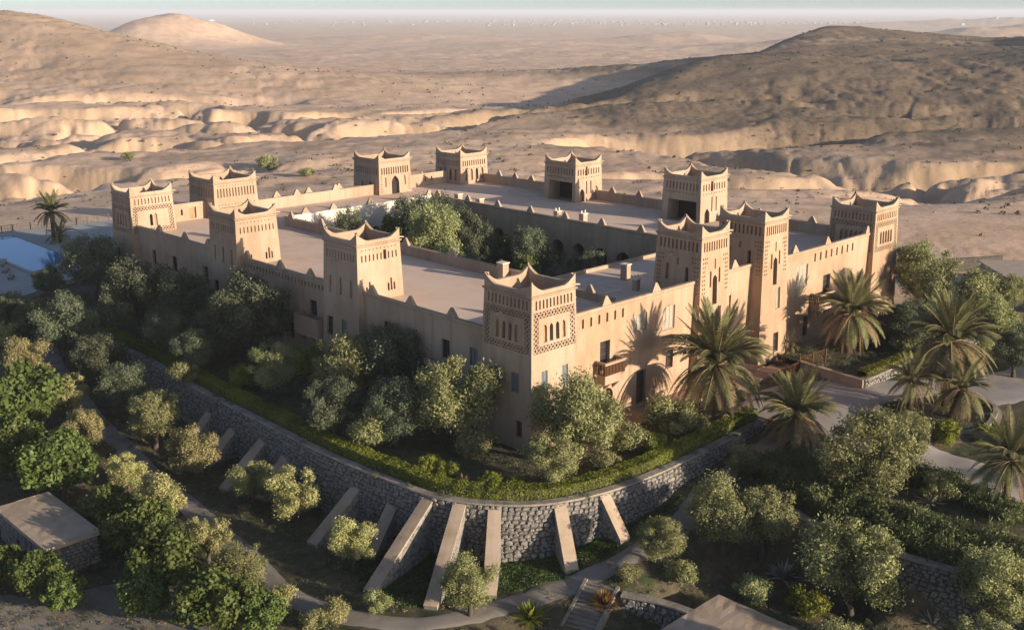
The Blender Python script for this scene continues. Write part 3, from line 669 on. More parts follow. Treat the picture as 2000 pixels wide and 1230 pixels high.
# ---- facades between towers ---------------------------------------------------
def merlon(p, along, parent, w=1.4, h=.9, th=.42):
    mb = MB(); a = Vector(along).normalized(); n = Vector((-a.y, a.x, 0)); prof = [(-w/2,0),(w/2,0),(w*.36,h*.34),(w*.25,h*.60),(.11,h),(-.11,h),(-w*.25,h*.60),(-w*.36,h*.34)]
    f = [Vector(p)+a*x+n*th/2*(1-.5*z/h)+UP*z for x, z in prof]; b = [Vector(p)+a*x-n*th/2*(1-.5*z/h)+UP*z for x, z in prof]
    mb.add(f); mb.add(b[::-1])
    for i in range(len(prof)):
        k = (i+1) % len(prof); mb.add([f[i], b[i], b[k], f[k]])
    return mb.build('merlon', M['plaster'], parent)
def facade(a, b, z1, label, fill=None, th=.42, red=False, z0=-.2, merl=(), cornice=True, roofz=ROOF, m=None):
    """wall from a to b; seen from outside a is the left end"""
    a = Vector((*a, 0)); b = Vector((*b, 0)); L = (b-a).length; d = (b-a)/L; nin = Vector((-d.y, d.x, 0))
    mp = lambda u, z, dd: a + d*u + nin*dd + UP*z
    fc = Face(mp, L, z0, z1); later = []
    if fill: fill(fc, later)
    mb = MB(); fc.emit(mb)
    mb.grid([[mp(0,z1,0), mp(L,z1,0)], [mp(0,z1+.04,.1), mp(L,z1+.04,.1)], [mp(0,z1+.03,th), mp(L,z1+.03,th)], [mp(0,roofz-.1,th+.02), mp(L,roofz-.1,th+.02)]])
    w = mb.build('facade_wall', [m or (M['plaster_red'] if red else M['plaster']), M['recess'], M['dark']], KAS)
    if label: w['label'] = label
    for f in later: f(w)
    if cornice:
        mc = MB(); mc.grid([[mp(.02,z1-.30,.0), mp(L-.02,z1-.30,.0)], [mp(.02,z1-.22,-.09), mp(L-.02,z1-.22,-.09)], [mp(.02,z1+.05,-.10), mp(L-.02,z1+.05,-.10)], [mp(.02,z1+.07,.12), mp(L-.02,z1+.07,.12)]]); mc.build('cornice', m or M['plaster'], w)
    for k in merl: merlon(mp(L*k, z1+.02, th/2), d, w)
    return w, mp
def balcony(mp, u0, u1, za, zb, dep, parent, spindles=True, bracket=True):
    mb = MB()
    def bx(a, b, c, d_, e, f, m=0):
        p = [mp(a,e,c), mp(b,e,c), mp(b,e,d_), mp(a,e,d_), mp(a,f,c), mp(b,f,c), mp(b,f,d_), mp(a,f,d_)]; n = len(mb.v); mb.v += [tuple(q) for q in p]
        for q in ((0,3,2,1),(4,5,6,7),(0,1,5,4),(1,2,6,5),(2,3,7,6),(3,0,4,7)): mb.f.append(tuple(n+i for i in q)); mb.m.append(m)
    bx(u0, u1, -dep, -.01, za, za+.18)
    for (a, b, c, d_) in ((u0, u1, -dep, -dep+.16), (u0, u0+.16, -dep+.16, -.01), (u1-.16, u1, -dep+.16, -.01)):
        if not spindles: bx(a, b, c, d_, za+.18, zb)
        else:
            bx(a, b, c, d_, za+.18, za+(zb-za)*.42); bx(a, b, c, d_, zb-.16, zb)
            hor = b-a > d_-c; n = max(3, int((b-a if hor else d_-c)/.2))
            for i in range(n):
                k = (i+.5)/n
                if hor: bx(a+(b-a)*k-.045, a+(b-a)*k+.045, c+.03, d_-.03, za+(zb-za)*.42, zb-.16, 1)
                else: bx(a+.03, b-.03, c+(d_-c)*k-.045, c+(d_-c)*k+.045, za+(zb-za)*.42, zb-.16, 1)
    bx(u0-.05, u1+.05, -dep-.05, -dep+.2, zb, zb+.09); bx(u0-.05, u0+.2, -dep+.2, -.01, zb, zb+.09); bx(u1-.2, u1+.05, -dep+.2, -.01, zb, zb+.09)
    if bracket:
        for u in (u0+.1, (u0+u1)/2-.12, u1-.35):
            p = [(u, za, -.01), (u, za, -dep+.1), (u, za-.3, -dep*.6), (u, za-1.1, -.01)]; q = [(x+.25, z, d_) for x, z, d_ in p]
            P = [mp(*t) for t in p]; Q = [mp(*t) for t in q]; mb.add(P); mb.add(Q[::-1])
            for i in range(4): mb.add([P[i], Q[i], Q[(i+1) % 4], P[(i+1) % 4]])
    return mb.build('balcony', [M['plaster'], M['wood']], parent)
# left (west) facade, x = .5 : u runs from far (left) to near (right)
def W_ab(fc, later):
    Y = lambda y: 74.6-y
    win(fc, later, Y(65.1), Y(63.9), 5.4, 7.4, True); win(fc, later, Y(57.2), Y(56.1), 4.3, 7.4, True, bars=(2,4))
    mp = fc.mp; later.append(lambda t: balcony(mp, Y(66.0), Y(61.2), 4.9, 5.75, 1.1, t, False)); later.append(lambda t: balcony(mp, Y(58.6), Y(54.3), 4.8, 5.75, 1.1, t, False))
    for i in range(1): win(fc, later, Y(70.5), Y(69.5), 5.5, 7.4, True)
w1, _ = facade((.5, 74.6), (.5, 53.8), 10.0, 'shaded wall between the far left corner tower and the tower with triple niches', W_ab, merl=(.3,.62,.9))
def W_bc(fc, later):
    Y = lambda y: 48.1-y
    n = 26
    for i in range(n): u = .5+(fc.W-1.0)*(i+.5)/n; fc.hole(u-.17, u+.17, 8.75, 9.35, .3, None, 2)
    win(fc, later, Y(43.4), Y(42.4), 5.65, 7.45, True); win(fc, later, Y(34.4), Y(33.0), 5.7, 7.45, True, bars=(2,4)); win(fc, later, Y(38.6), Y(37.7), 2.2, 4.0, True)
    mp = fc.mp; later.append(lambda t: balcony(mp, Y(35.6), Y(31.1), 3.7, 5.8, 1.3, t, False))
facade((.5, 48.1), (.5, 30.3), 9.9, 'shaded wall with a row of square holes under its parapet', W_bc, merl=(.06,.45,.78))
def W_cd(fc, later):
    Y = lambda y: 24.8-y
    win(fc, later, Y(21.25), Y(20.1), 5.6, 7.65, True); win(fc, later, Y(12.5), Y(11.3), 5.6, 7.7, True); shut(fc, later, Y(8.5), Y(7.4), 6.0, 7.75, True); win(fc, later, Y(17), Y(16), 1.4, 3.4, True)
    mp = fc.mp; later.append(lambda t: balcony(mp, Y(14.0), Y(10.2), 5.0, 5.5, 1.0, t, False, False)); later.append(lambda t: balcony(mp, Y(21.7), Y(19.7), 5.1, 5.45, .45, t, False, False))
facade((.5, 24.8), (.5, 5.8), 10.0, 'shaded wall next to the nearest corner tower', W_cd, merl=(.08,.40,.72))
# right (south) facade, y = .5
def S_de(fc, later):
    X = lambda x: x-5.4
    for i in range(6): u = X(7.15+i*1.12); fc.hole(u-.14, u+.14, 9.75, 10.65, .3, 'r', 1)
    win(fc, later, X(14.4), X(16.4), 7.9, 9.6, True, 'screen', .2, (3,5)); win(fc, later, X(18.9), X(20.8), 7.1, 9.5, True, 'screen', .2, (3,5))
    fc.hole(X(9.6), X(11.0), 5.1, 7.95, .45, None, 2); mp = fc.mp; later.append(lambda t: window(mp, X(9.61), X(10.99), 5.11, 7.94, .45, t, 'wood', (2,4)))
    fc.hole(X(9.9), X(11.6), .3, 3.2, .6, 'r', 2); later.append(lambda t: window(mp, X(9.92), X(11.58), .31, 2.6, .55, t, 'wood', (4,4)))
    win(fc, later, X(15.1), X(16.5), .4, 3.8, True, 'wood', .35, (2,5)); win(fc, later, X(19.6), X(20.8), 3.0, 4.9, True)
    later.append(lambda t: balcony(mp, X(8.9), X(11.8), 4.2, 6.2, 1.3, t, True))
facade((5.4, .5), (24.2, .5), 11.3, 'sunlit wall with six slim niches, a wooden balcony and palm shadow', S_de, red=True, merl=(.27,.66))
def S_ef(fc, later):
    fc.hole(1.0, 1.4, 5.6, 8.6, .3, None, 1); fc.hole(2.4, 2.8, 5.6, 8.6, .3, None, 1); fc.hole(2.3, 4.6, -.1, 3.6, 1.2, 'p', 2)
facade((28.7, 1.2), (35.4, 1.2), 11.2, 'narrow sunlit wall over the gate between the paired towers', S_ef, red=True, merl=(.5,))
def S_fg(fc, later):
    X = lambda x: x-39.8
    for i in range(8): u = X(47.0+i*1.22); fc.hole(u-.17, u+.17, 9.7, 10.7, .35, 'r', 1)
    win(fc, later, X(43.2), X(45.6), 7.1, 9.7, True, 'screen', .2, (3,5)); win(fc, later, X(49.2), X(50.8), 5.2, 7.7, True, 'wood', .4, (2,4)); win(fc, later, X(45.4), X(46.4), 1.0, 3.4, True)
    mp = fc.mp; later.append(lambda t: balcony(mp, X(46.6), X(50.2), 4.0, 5.9, 1.2, t, True))
facade((39.8, .5), (59.8, .5), 11.3, 'sunlit wall with eight slim niches beside the right corner tower', S_fg, red=True, merl=(.15,.5,.97))
# other outer walls
facade((66, 5.9), (66, 26.6), 10.2, None, None, merl=(.3,.7)); facade((66, 32.9), (66, 50.8), 10.2, None, None, merl=(.2,.5,.8)); facade((66, 57.1), (66, 76.7), 10.2, None, None, merl=(.2,.4,.6,.8))
facade((60.4, 81), (49.9, 81), 10.2, None, None, merl=(.5,)); facade((43.7, 81), (20.5, 81), 10.1, None, None, merl=(.25,.5,.75)); facade((13.8, 80), (5.9, 80), 10.1, None, None, merl=(.5,))
# back parapets seen from their roof side, with small openings
def roofwall(a, b, z0, z1, th=.35, merl=(), mt=None, holes=(), label=None):
    a = Vector((*a, 0)); b = Vector((*b, 0)); L = (b-a).length; d = (b-a)/L; nin = Vector((-d.y, d.x, 0)); mp = lambda u, z, dd: a+d*u+nin*dd+UP*z
    fc = Face(mp, L, z0, z1); [fc.hole(*h) for h in holes]; mb = MB(); fc.emit(mb)
    mb.grid([[mp(0,z1,0), mp(L,z1,0)], [mp(0,z1,th), mp(L,z1,th)], [mp(0,z0,th), mp(L,z0,th)]]); mb.add([mp(0,z0,0), mp(0,z1,0), mp(0,z1,th), mp(0,z0,th)]); mb.add([mp(L,z0,th), mp(L,z1,th), mp(L,z1,0), mp(L,z0,0)])
    w = mb.build('roof_parapet', [mt or M['plaster'], M['recess'], M['dark']], KAS)
    for k in merl: merlon(mp(L*k, z1-.01, th/2), d, w)
    mc = MB(); mc.grid([[mp(0,z1-.06,-.06), mp(L,z1-.06,-.06)], [mp(0,z1+.06,-.06), mp(L,z1+.06,-.06)], [mp(0,z1+.06,th+.06), mp(L,z1+.06,th+.06)], [mp(0,z1-.06,th+.06), mp(L,z1-.06,th+.06)]]); mc.build('coping', mt or M['plaster'], w)
    if label: w['label'] = label
    return w
roofwall((5.9, 79.2), (13.8, 79.2), ROOF-.1, 11.2, holes=((2.2,2.5,9.6,10.5,.3,'p',2),(3.6,3.9,9.6,10.5,.3,'p',2),(4.9,6.0,9.0,10.6,.3,None,1)))
roofwall((20.5, 78.6), (43.7, 78.6), ROOF-.1, 10.4, merl=(.0+.03,.35,.66))
roofwall((49.9, 80), (60.4, 80), ROOF-.1, 10.9, holes=((5.2,5.5,9.6,10.4,.3,'p',2),(6.6,6.9,9.6,10.4,.3,'p',2)))
# roofs
mb = MB()
for (x0, x1, y0, y1) in ((.6,18.28,.9,80.5),(18.28,45.22,1.3,17.8),(45.22,65.9,.9,80.5),(18.28,45.22,66.22,80.5)): mb.box(x0, x1, y0, y1, ROOF-.4, ROOF)
mb.build('roof', M['roof'], KAS)
# courtyard walls
def arches(fc, later):
    y = 3.0
    while y < fc.W-3:
        fc.hole(y-1.15, y+1.15, 3.2, 6.9, 1.2, 'r', 2); mp = fc.mp; u = y
        fc.hole(y-.9, y+.9, 0.2, 2.6, .8, 'r', 2); y += 3.95
facade((45, 66), (45, 18), 10.0, 'shaded courtyard wall with a row of round arches', arches, th=.5, merl=(.02,.165,.30,.44,.58,.72,.86), cornice=True)
def arches2(fc, later):
    for k in range(6): u = 3+k*4.1; fc.hole(u-1.1, u+1.1, 3.2, 6.6, 1.0, 'r', 2)
facade((18.5, 66), (45, 66), 10.0, 'sunlit pale courtyard wall behind the trees', arches2, th=.5, merl=(.12,.3,.55,.98), m=M['whitewash'])
facade((18.5, 18), (18.5, 66), 10.0, 'parapet of the left wing above the courtyard', None, th=.45, merl=(.1,.27,.45,.64,.82,.97))
facade((45, 18), (18.5, 18), 9.15, None, None, th=.4, cornice=False)
# chimneys and stair boxes on the roofs
def chimney(x, y, w, h, parent=KAS, horns=True, m=None):
    mb = MB(); mb.box(x-w/2, x+w/2, y-w/2, y+w/2, ROOF-.05, ROOF+h); c = mb.build('chimney', m or M['plaster'], parent)
    mc = MB(); mc.box(x-w/2-.08, x+w/2+.08, y-w/2-.08, y+w/2+.08, ROOF+h, ROOF+h+.12)
    if horns:
        for sx in (-1, 1): mc.box(x+sx*w*.42-.07, x+sx*w*.42+.07, y-.07, y+.07, ROOF+h+.12, ROOF+h+.5)
    mc.build('chimney_cap', M['whitewash'], c); return c
for (x, y, w, h, hn) in ((47.2,62.5,.9,1.5,False),(47.0,57.4,.9,1.4,False),(46.9,41.2,.8,1.6,True),(48.0,37.3,.85,1.6,True),(17.4,21.6,.9,2.0,False),(9.4,57.6,1.1,2.6,False),(27.5,12.5,.8,1.7,False),(13.0,7.5,.7,1.5,False),(24.6,8.6,.6,1.2,True)): chimney(x, y, w, h, KAS, hn)
# low parapets and pipes on the front roof
roofwall((18.4, 6.2), (18.4, 12.8), ROOF-.05, 9.5, merl=(.5,))
for (a, b) in (((9.5,4.0),(12.4,3.6)),((13.5,4.4),(16.8,4.2)),((17.4,4.9),(20.5,4.6)),((20.5,9.6),(23.0,9.2))):
    pm = MB(); pm.tube([(a[0],a[1],ROOF+.3),(b[0],b[1],ROOF+.3),(b[0]+.05,b[1],ROOF+.75)], .075, 6); pm.build('roof_pipe', M['white'], KAS)
# paved strip in front of the sunlit facade and the gate steps
mb = MB(); mb.box(5.6, 24.0, -2.6, .48, -.3, .12); mb.box(40.1, 59.6, -1.8, .48, -.3, .12); mb.box(28.9, 35.2, -1.2, 1.18, -.3, .14); mb.box(26.2, 37.6, -3.2, -1.25, -.3, .07); tag(mb.build('terrace_paving', M['terra']), kind='structure')
mb = MB(); mb.box(18.7, 44.8, 18.2, 65.8, -.6, -.05); tag(mb.build('courtyard_ground', M['soil']), kind='structure')
# ------------------------------------------------------------------ plants
def leaf_mesh(name, P, N, size, aspect, tone, m, fold=.0):
    """quads of the given size at points P with normals N (numpy)"""
    n = len(P); rng = np.random.RandomState(n % 9973)
    N = N/np.linalg.norm(N, axis=1)[:,None]
    r = rng.normal(size=(n, 3)); T = np.cross(N, r); T /= np.linalg.norm(T, axis=1)[:,None]; B = np.cross(N, T)
    s = np.asarray(size)*np.ones(n); a = (s*.5)[:,None]; b = (s*.5*aspect)[:,None]
    V = np.stack([P-T*a, P-B*b, P+T*a, P+B*b], 1).reshape(-1, 3)     # pointed leaf shape
    me = bpy.data.meshes.new(name); me.vertices.add(4*n); me.vertices.foreach_set('co', V.ravel())
    me.loops.add(4*n); me.loops.foreach_set('vertex_index', np.arange(4*n, dtype=np.int32)); me.polygons.add(n)
    me.polygons.foreach_set('loop_start', (np.arange(n)*4).astype(np.int32)); me.polygons.foreach_set('loop_total', np.full(n, 4, np.int32)); me.update(calc_edges=True)
    at = me.attributes.new('tone', 'FLOAT', 'POINT'); at.data.foreach_set('value', np.repeat(tone, 4).astype(np.float32)); me.materials.append(m); return me
def crown_points(rng, n, blobs, shell=.55):
    """leaf positions through a set of blobs (cx,cy,cz,r): mostly in the outer part of each"""
    B = np.array(blobs); w = B[:,3]**2; k = rng.choice(len(B), n, p=w/w.sum())
    d = rng.normal(size=(n, 3)); d /= np.linalg.norm(d, axis=1)[:,None]
    rr = B[k,3]*(1-shell*rng.rand(n)**1.6)*(1+.20*rng.normal(size=n))
    P = B[k,:3] + d*rr[:,None]*np.array([1,1,.92]); N = d + .55*rng.normal(size=(n,3)); return P, N, k
def crown(seed, n, m, nb=16, rx=1., rz=.85, br=(.28,.46), leaf=.1, aspect=.45, cz=1.1, lobes=0, shell=.6):
    """crown of unit radius, its centre at height cz"""
    rng = np.random.RandomState(seed); bl = []
    for i in range(nb):
        d = rng.normal(size=3); d /= np.linalg.norm(d); d[2] = d[2]*.85+.12
        q = rng.uniform(.35, .80); bl.append((d[0]*q*rx, d[1]*q*rx, cz+d[2]*q*rz, rng.uniform(*br)))
    for i in range(nb):                      # small outer sprigs break up the outline
        d = rng.normal(size=3); d /= np.linalg.norm(d); d[2] = d[2]*.8+.15; q = rng.uniform(.68, .88); bl.append((d[0]*q*rx, d[1]*q*rx, cz+d[2]*q*rz, rng.uniform(.12, .24)))
    P, N, k = crown_points(rng, n, bl, shell)
    base = rng.rand(len(bl)); tone = np.clip(base[k]*.5 + .32*rng.rand(n) + .14, 0, 1)
    return leaf_mesh('crown', P, N, leaf*(.6+.8*rng.rand(n)), aspect, tone, m)
def trunk_mesh(seed, h=1.2, r=.09, limbs=4, m=None):
    rng = random.Random(seed); mb = MB(); lean = (rng.uniform(-.12,.12), rng.uniform(-.12,.12)); fork = h*rng.uniform(.32,.45)
    mb.tube([(0,0,-.12),(lean[0]*.3,lean[1]*.3,fork*.5),(lean[0],lean[1],fork)], [r*1.35, r*1.0, r*.85], 7)
    for i in range(limbs):
        a = i*2*pi/limbs+rng.uniform(-.5,.5); q = rng.uniform(.35,.55); e = h*rng.uniform(.95,1.25)
        mb.tube([(lean[0],lean[1],fork-.03),(lean[0]+cos(a)*q*.45,lean[1]+sin(a)*q*.45,fork+(e-fork)*.45),(lean[0]+cos(a)*q,lean[1]+sin(a)*q,e)], [r*.62, r*.42, r*.16], 5)
    me = bpy.data.meshes.new('trunk'); me.from_pydata(mb.v, [], mb.f); me.materials.append(m or M['bark']); me.polygons.foreach_set('use_smooth', [True]*len(mb.f)); return me
TR = {}
for i in range(4): TR['olive', i] = (crown(10+i, 22000, M['olive'], 22, 1, 1.0, (.20,.40), .066, .45), trunk_mesh(i, 1.15, .085))
for i in range(4): TR['pale', i] = (crown(30+i, 16000, M['olivesunlit'], 18, 1, 1.05, (.2,.38), .08, .45), trunk_mesh(20+i, 1.1, .075))
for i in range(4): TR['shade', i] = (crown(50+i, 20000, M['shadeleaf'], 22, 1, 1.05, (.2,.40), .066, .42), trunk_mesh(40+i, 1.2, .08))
for i in range(3): TR['fig', i] = (crown(70+i, 10000, M['fig'], 24, 1, .9, (.2,.36), .105, .75, .95), trunk_mesh(60+i, 1.0, .07))
for i in range(2): TR['bush', i] = (crown(80+i, 6000, M['olive'], 10, 1, .75, (.3,.5), .11, .5, .62), trunk_mesh(70+i, .55, .05))
for i in range(2): TR['greenbush', i] = (crown(84+i, 6000, M['hedge'], 10, 1, .75, (.3,.5), .11, .6, .62), trunk_mesh(74+i, .55, .05))
for i in range(2): TR['pinkbush', i] = (crown(88+i, 6000, M['pink'], 11, 1, .8, (.3,.5), .11, .5, .65), trunk_mesh(78+i, .55, .05))
for i in range(2): TR['palebush', i] = (crown(92+i, 6000, M['olivesunlit'], 10, 1, .8, (.3,.48), .11, .5, .62), trunk_mesh(82+i, .55, .05))
CZ = {'olive': 1.1, 'pale': 1.1, 'shade': 1.1, 'fig': .95, 'bush': .62, 'greenbush': .62, 'pinkbush': .65, 'palebush': .62}
KN = {'olive': 'olive_tree', 'pale': 'olive_tree', 'shade': 'garden_tree', 'fig': 'fig_tree', 'bush': 'shrub', 'greenbush': 'shrub', 'pinkbush': 'flowering_shrub', 'palebush': 'shrub'}
CT = {'olive': 'olive tree', 'pale': 'olive tree', 'shade': 'tree', 'fig': 'fig tree', 'bush': 'shrub', 'greenbush': 'shrub', 'pinkbush': 'shrub', 'palebush': 'shrub'}
def in_poly(x, y, poly):
    c = False; j = len(poly)-1
    for i in range(len(poly)):
        if (poly[i][1] > y) != (poly[j][1] > y) and x < (poly[j][0]-poly[i][0])*(y-poly[i][1])/(poly[j][1]-poly[i][1]) + poly[i][0]: c = not c
        j = i
    return c
TPOLY = [(p[0], p[1]) for p in WL[::4]] + [(21.5,0),(12,84),(-11.6,84)]
COURT = [(18.5,18),(45,18),(45,66),(18.5,66)]
BED2 = [(37.6,-4.2),(36.6,-12.2),(50.5,-12.4),(70,-14.5),(74,-4),(70,-1.9),(38,-1.9)]
def surf(x, y):
    if in_poly(x, y, TPOLY) or in_poly(x, y, COURT): return 0.0
    if in_poly(x, y, BED2): return .75
    return g1(x, y)
def stand(px, py, rpx, k):
    """where a plant with this crown centre and radius in the photo stands: follows the sight line down to crown height above the ground"""
    r = ray(px, py); t = np.arange(45, 260, .3); X = CAM.x+r.x*t; Y = CAM.y+r.y*t; Z = CAM.z+r.z*t; R = rpx*t*r.dot(FW)/FPX
    S = gz(X, Y); S = np.array([0.0 if (in_poly(a, b, TPOLY) or in_poly(a, b, COURT)) else .75 if in_poly(a, b, BED2) else c for a, b, c in zip(X, Y, S)])
    i = int(np.argmax(Z-S <= k*R)); return float(X[i]), float(Y[i]), float(S[i]), float(R[i])
tr_i = {}
rt_ = random.Random(3)
def plant(kind, px, py, rpx, label, group=None, sz=1.0, at=None):
    i = tr_i.get(kind, 0); tr_i[kind] = i+1; vs_ = [k for k in TR if k[0] == kind]; cm, tm = TR[vs_[i % len(vs_)]]
    if at: x, y, R = at; z = surf(x, y)
    else: x, y, z, R = stand(px, py, rpx, CZ[kind])
    g = 1.0 if at else 1.14; e = empty(KN[kind], (x, y, z-.03), rt_.uniform(0, 6.28), (R*g, R*g, R*g*sz)); tag(e, label, CT[kind], group)
    link('trunk', tm, e); link('crown', cm, e); return e

# lower slope, left of the retaining wall
for a in [
 ('pale', 12, 655, 26, 'small sunlit olive tree cut by the left frame edge above the path'),
 ('pale', 52, 712, 44, 'sunlit olive tree beside the upper end of the left path'),
 ('pale', 128, 775, 44, 'pale sunlit olive tree left of the path, directly above the bright green figs'),
 ('pale', 158, 848, 38, 'second sunlit olive tree down the left side of the path'),
 ('shade', 240, 765, 50, 'dark shaded tree between path and retaining wall, left of the first buttress'),
 ('olive', 300, 822, 54, 'dark olive tree with a few sunlit twigs in front of the first buttresses'),
 ('pale', 248, 925, 36, 'small tan-coloured sunlit olive tree beside the bend of the path'),
 ('pale', 322, 985, 52, 'broad yellow-green olive tree on the path above the fig thicket'),
 ('pale', 405, 1056, 44, 'sunlit olive tree at the upper right edge of the fig thicket'),
 ('olive', 472, 1122, 52, 'olive tree at the lower right edge of the fig thicket'),
 ('pale', 378, 890, 47, 'sunlit olive tree standing in front of the second buttress'),
 ('olive', 495, 945, 42, 'darker olive tree between the two sunlit ones below the wall'),
 ('pale', 572, 970, 50, 'sunlit olive tree in front of the middle of the retaining wall'),
 ('pale', 686, 1068, 46, 'small round olive tree on a thin trunk left of the longest buttress'),
 ('palebush', 648, 1196, 30, 'sunlit young olive bush at the bottom edge by the path'),
 ('bush', 737, 1180, 26, 'rounded grey shrub at the foot of the longest buttress'),
 ('olive', 918, 1150, 54, 'olive tree hiding the foot of the central buttress'),
 ('palebush', 545, 1180, 34, 'dry tan shrub beside the lower path'),
 ('bush', 610, 1216, 28, 'low shrub at the bottom edge left of the young olive bush'),
 ('fig', 45, 785, 72, 'big bright green fig tree on the left frame edge'),
 ('fig', 20, 880, 62, 'bright green fig tree just above the stone hut roof'),
 ('fig', 118, 915, 68, 'bright green fig tree behind the stone hut'),
 ('fig', 205, 1000, 48, 'fig tree touching the right side of the stone hut'),
 ('fig', 275, 1040, 62, 'fig tree at the top of the thicket right of the hut'),
 ('fig', 320, 1105, 72, 'largest fig tree in the thicket right of the hut'),
 ('fig', 425, 1185, 74, 'fig tree at the bottom of the thicket'),
 ('fig', 290, 1165, 52, 'dark fig tree on the lower left side of the thicket'),
 ('fig', 505, 1205, 46, 'fig tree at the bottom edge right of the thicket'),
 ('fig', 70, 1130, 50, 'green fig bush in front of the stone hut'),
 ('fig', 15, 1110, 42, 'green fig bush on the left frame edge below the hut'),
 ('fig', 125, 1165, 40, 'low fig bush under the near corner of the hut'),
 ('shade', 130, 650, 62, 'grey-green tree below the left end of the hedge'),
 ('shade', 195, 705, 48, 'dark tree against the left part of the retaining wall'),
 ('shade', 72, 628, 40, 'silvery shaded shrub tree left of the wall end'),
 ('bush', 362, 765, 26, 'slim grey shrub growing out of the top of the retaining wall'),
 ('shade', 22, 612, 38, 'dark tree below the pool deck at the left frame edge'),
]: plant(*a[:4], a[4], 'trees on the lower slope')
# terrace garden beside the shaded facade
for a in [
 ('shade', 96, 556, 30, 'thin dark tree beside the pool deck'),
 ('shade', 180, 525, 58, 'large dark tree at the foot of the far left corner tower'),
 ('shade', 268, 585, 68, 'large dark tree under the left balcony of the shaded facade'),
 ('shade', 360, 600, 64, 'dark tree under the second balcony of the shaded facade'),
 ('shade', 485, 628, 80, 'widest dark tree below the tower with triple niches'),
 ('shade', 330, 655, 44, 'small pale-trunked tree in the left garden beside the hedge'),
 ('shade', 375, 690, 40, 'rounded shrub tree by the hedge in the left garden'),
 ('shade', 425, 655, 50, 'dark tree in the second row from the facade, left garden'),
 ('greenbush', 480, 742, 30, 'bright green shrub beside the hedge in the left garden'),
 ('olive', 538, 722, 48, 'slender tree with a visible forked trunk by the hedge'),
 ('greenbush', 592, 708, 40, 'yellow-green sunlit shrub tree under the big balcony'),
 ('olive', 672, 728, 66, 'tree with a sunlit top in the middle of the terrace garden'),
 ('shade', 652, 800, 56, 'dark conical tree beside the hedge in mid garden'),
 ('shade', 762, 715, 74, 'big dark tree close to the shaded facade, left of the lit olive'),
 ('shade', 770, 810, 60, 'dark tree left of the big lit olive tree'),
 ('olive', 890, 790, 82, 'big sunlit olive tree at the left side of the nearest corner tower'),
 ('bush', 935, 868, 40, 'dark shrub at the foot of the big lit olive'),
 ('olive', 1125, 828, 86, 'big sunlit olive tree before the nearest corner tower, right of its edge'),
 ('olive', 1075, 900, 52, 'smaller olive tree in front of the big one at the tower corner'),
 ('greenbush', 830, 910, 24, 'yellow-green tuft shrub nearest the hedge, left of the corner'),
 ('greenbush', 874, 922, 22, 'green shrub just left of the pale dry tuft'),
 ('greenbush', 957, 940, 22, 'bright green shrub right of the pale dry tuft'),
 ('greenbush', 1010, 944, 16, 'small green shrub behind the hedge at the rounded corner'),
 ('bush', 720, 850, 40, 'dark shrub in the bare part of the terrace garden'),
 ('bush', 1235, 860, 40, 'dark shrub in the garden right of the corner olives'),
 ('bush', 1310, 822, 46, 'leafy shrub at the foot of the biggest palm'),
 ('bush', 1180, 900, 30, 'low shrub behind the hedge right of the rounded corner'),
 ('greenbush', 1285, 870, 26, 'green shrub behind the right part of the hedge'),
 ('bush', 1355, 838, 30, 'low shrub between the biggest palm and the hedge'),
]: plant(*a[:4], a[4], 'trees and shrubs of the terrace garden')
# right side
for a in [
 ('olive', 1800, 545, 60, 'big tree right of the right corner tower'),
 ('olive', 1852, 590, 72, 'wide sunlit tree behind the tallest palm'),
 ('olive', 1925, 640, 56, 'rounded grey-green tree right of the tallest palm'),
 ('shade', 1790, 640, 48, 'dark tree between the corner tower and the tallest palm'),
 ('pinkbush', 1738, 638, 44, 'pinkish oleander beside the second palm'),
 ('pinkbush', 1700, 655, 34, 'reddish shrub under the second palm'),
 ('bush', 1770, 672, 34, 'dark shrub at the back of the walled garden bed'),
 ('olive', 1965, 578, 40, 'tree by the tent roof at the right edge'),
 ('shade', 1985, 690, 46, 'dark tree on the right frame edge behind the palms'),
 ('olive', 1700, 900, 84, 'large round olive tree at the driveway fork'),
 ('olive', 1768, 862, 52, 'olive tree leaning against the large one at the driveway fork'),
 ('olive', 1415, 1015, 68, 'olive tree on the left of the pair above the lower garden'),
 ('olive', 1492, 1030, 66, 'olive tree on the right of the pair above the lower garden'),
 ('olive', 1290, 1062, 44, 'slim upright olive tree beside the path bend'),
 ('olive', 1668, 1115, 92, 'largest olive tree at the bottom right'),
 ('olive', 1945, 1160, 78, 'olive tree in the bottom right corner'),
 ('bush', 1450, 905, 34, 'dark shrub below the palm at the forecourt edge'),
 ('bush', 1610, 905, 36, 'low shrub left of the large olive tree at the fork'),
 ('bush', 1830, 960, 34, 'shrub beside the driveway below the large olive'),
 ('greenbush', 1575, 1175, 40, 'green shrub left of the largest bottom olive'),
 ('bush', 1470, 1150, 36, 'dark shrub behind the flat roof at the bottom'),
 ('bush', 1330, 1130, 30, 'brownish shrub under the slim upright olive'),
 ('bush', 1225, 1120, 24, 'small shrub at the right of the path bend'),
 ('greenbush', 1840, 850, 30, 'shrub at the foot of the palm group'),
 ('greenbush', 1930, 850, 30, 'shrub on the right of the palm group island'),
]: plant(*a[:4], a[4], 'trees on the right slope')
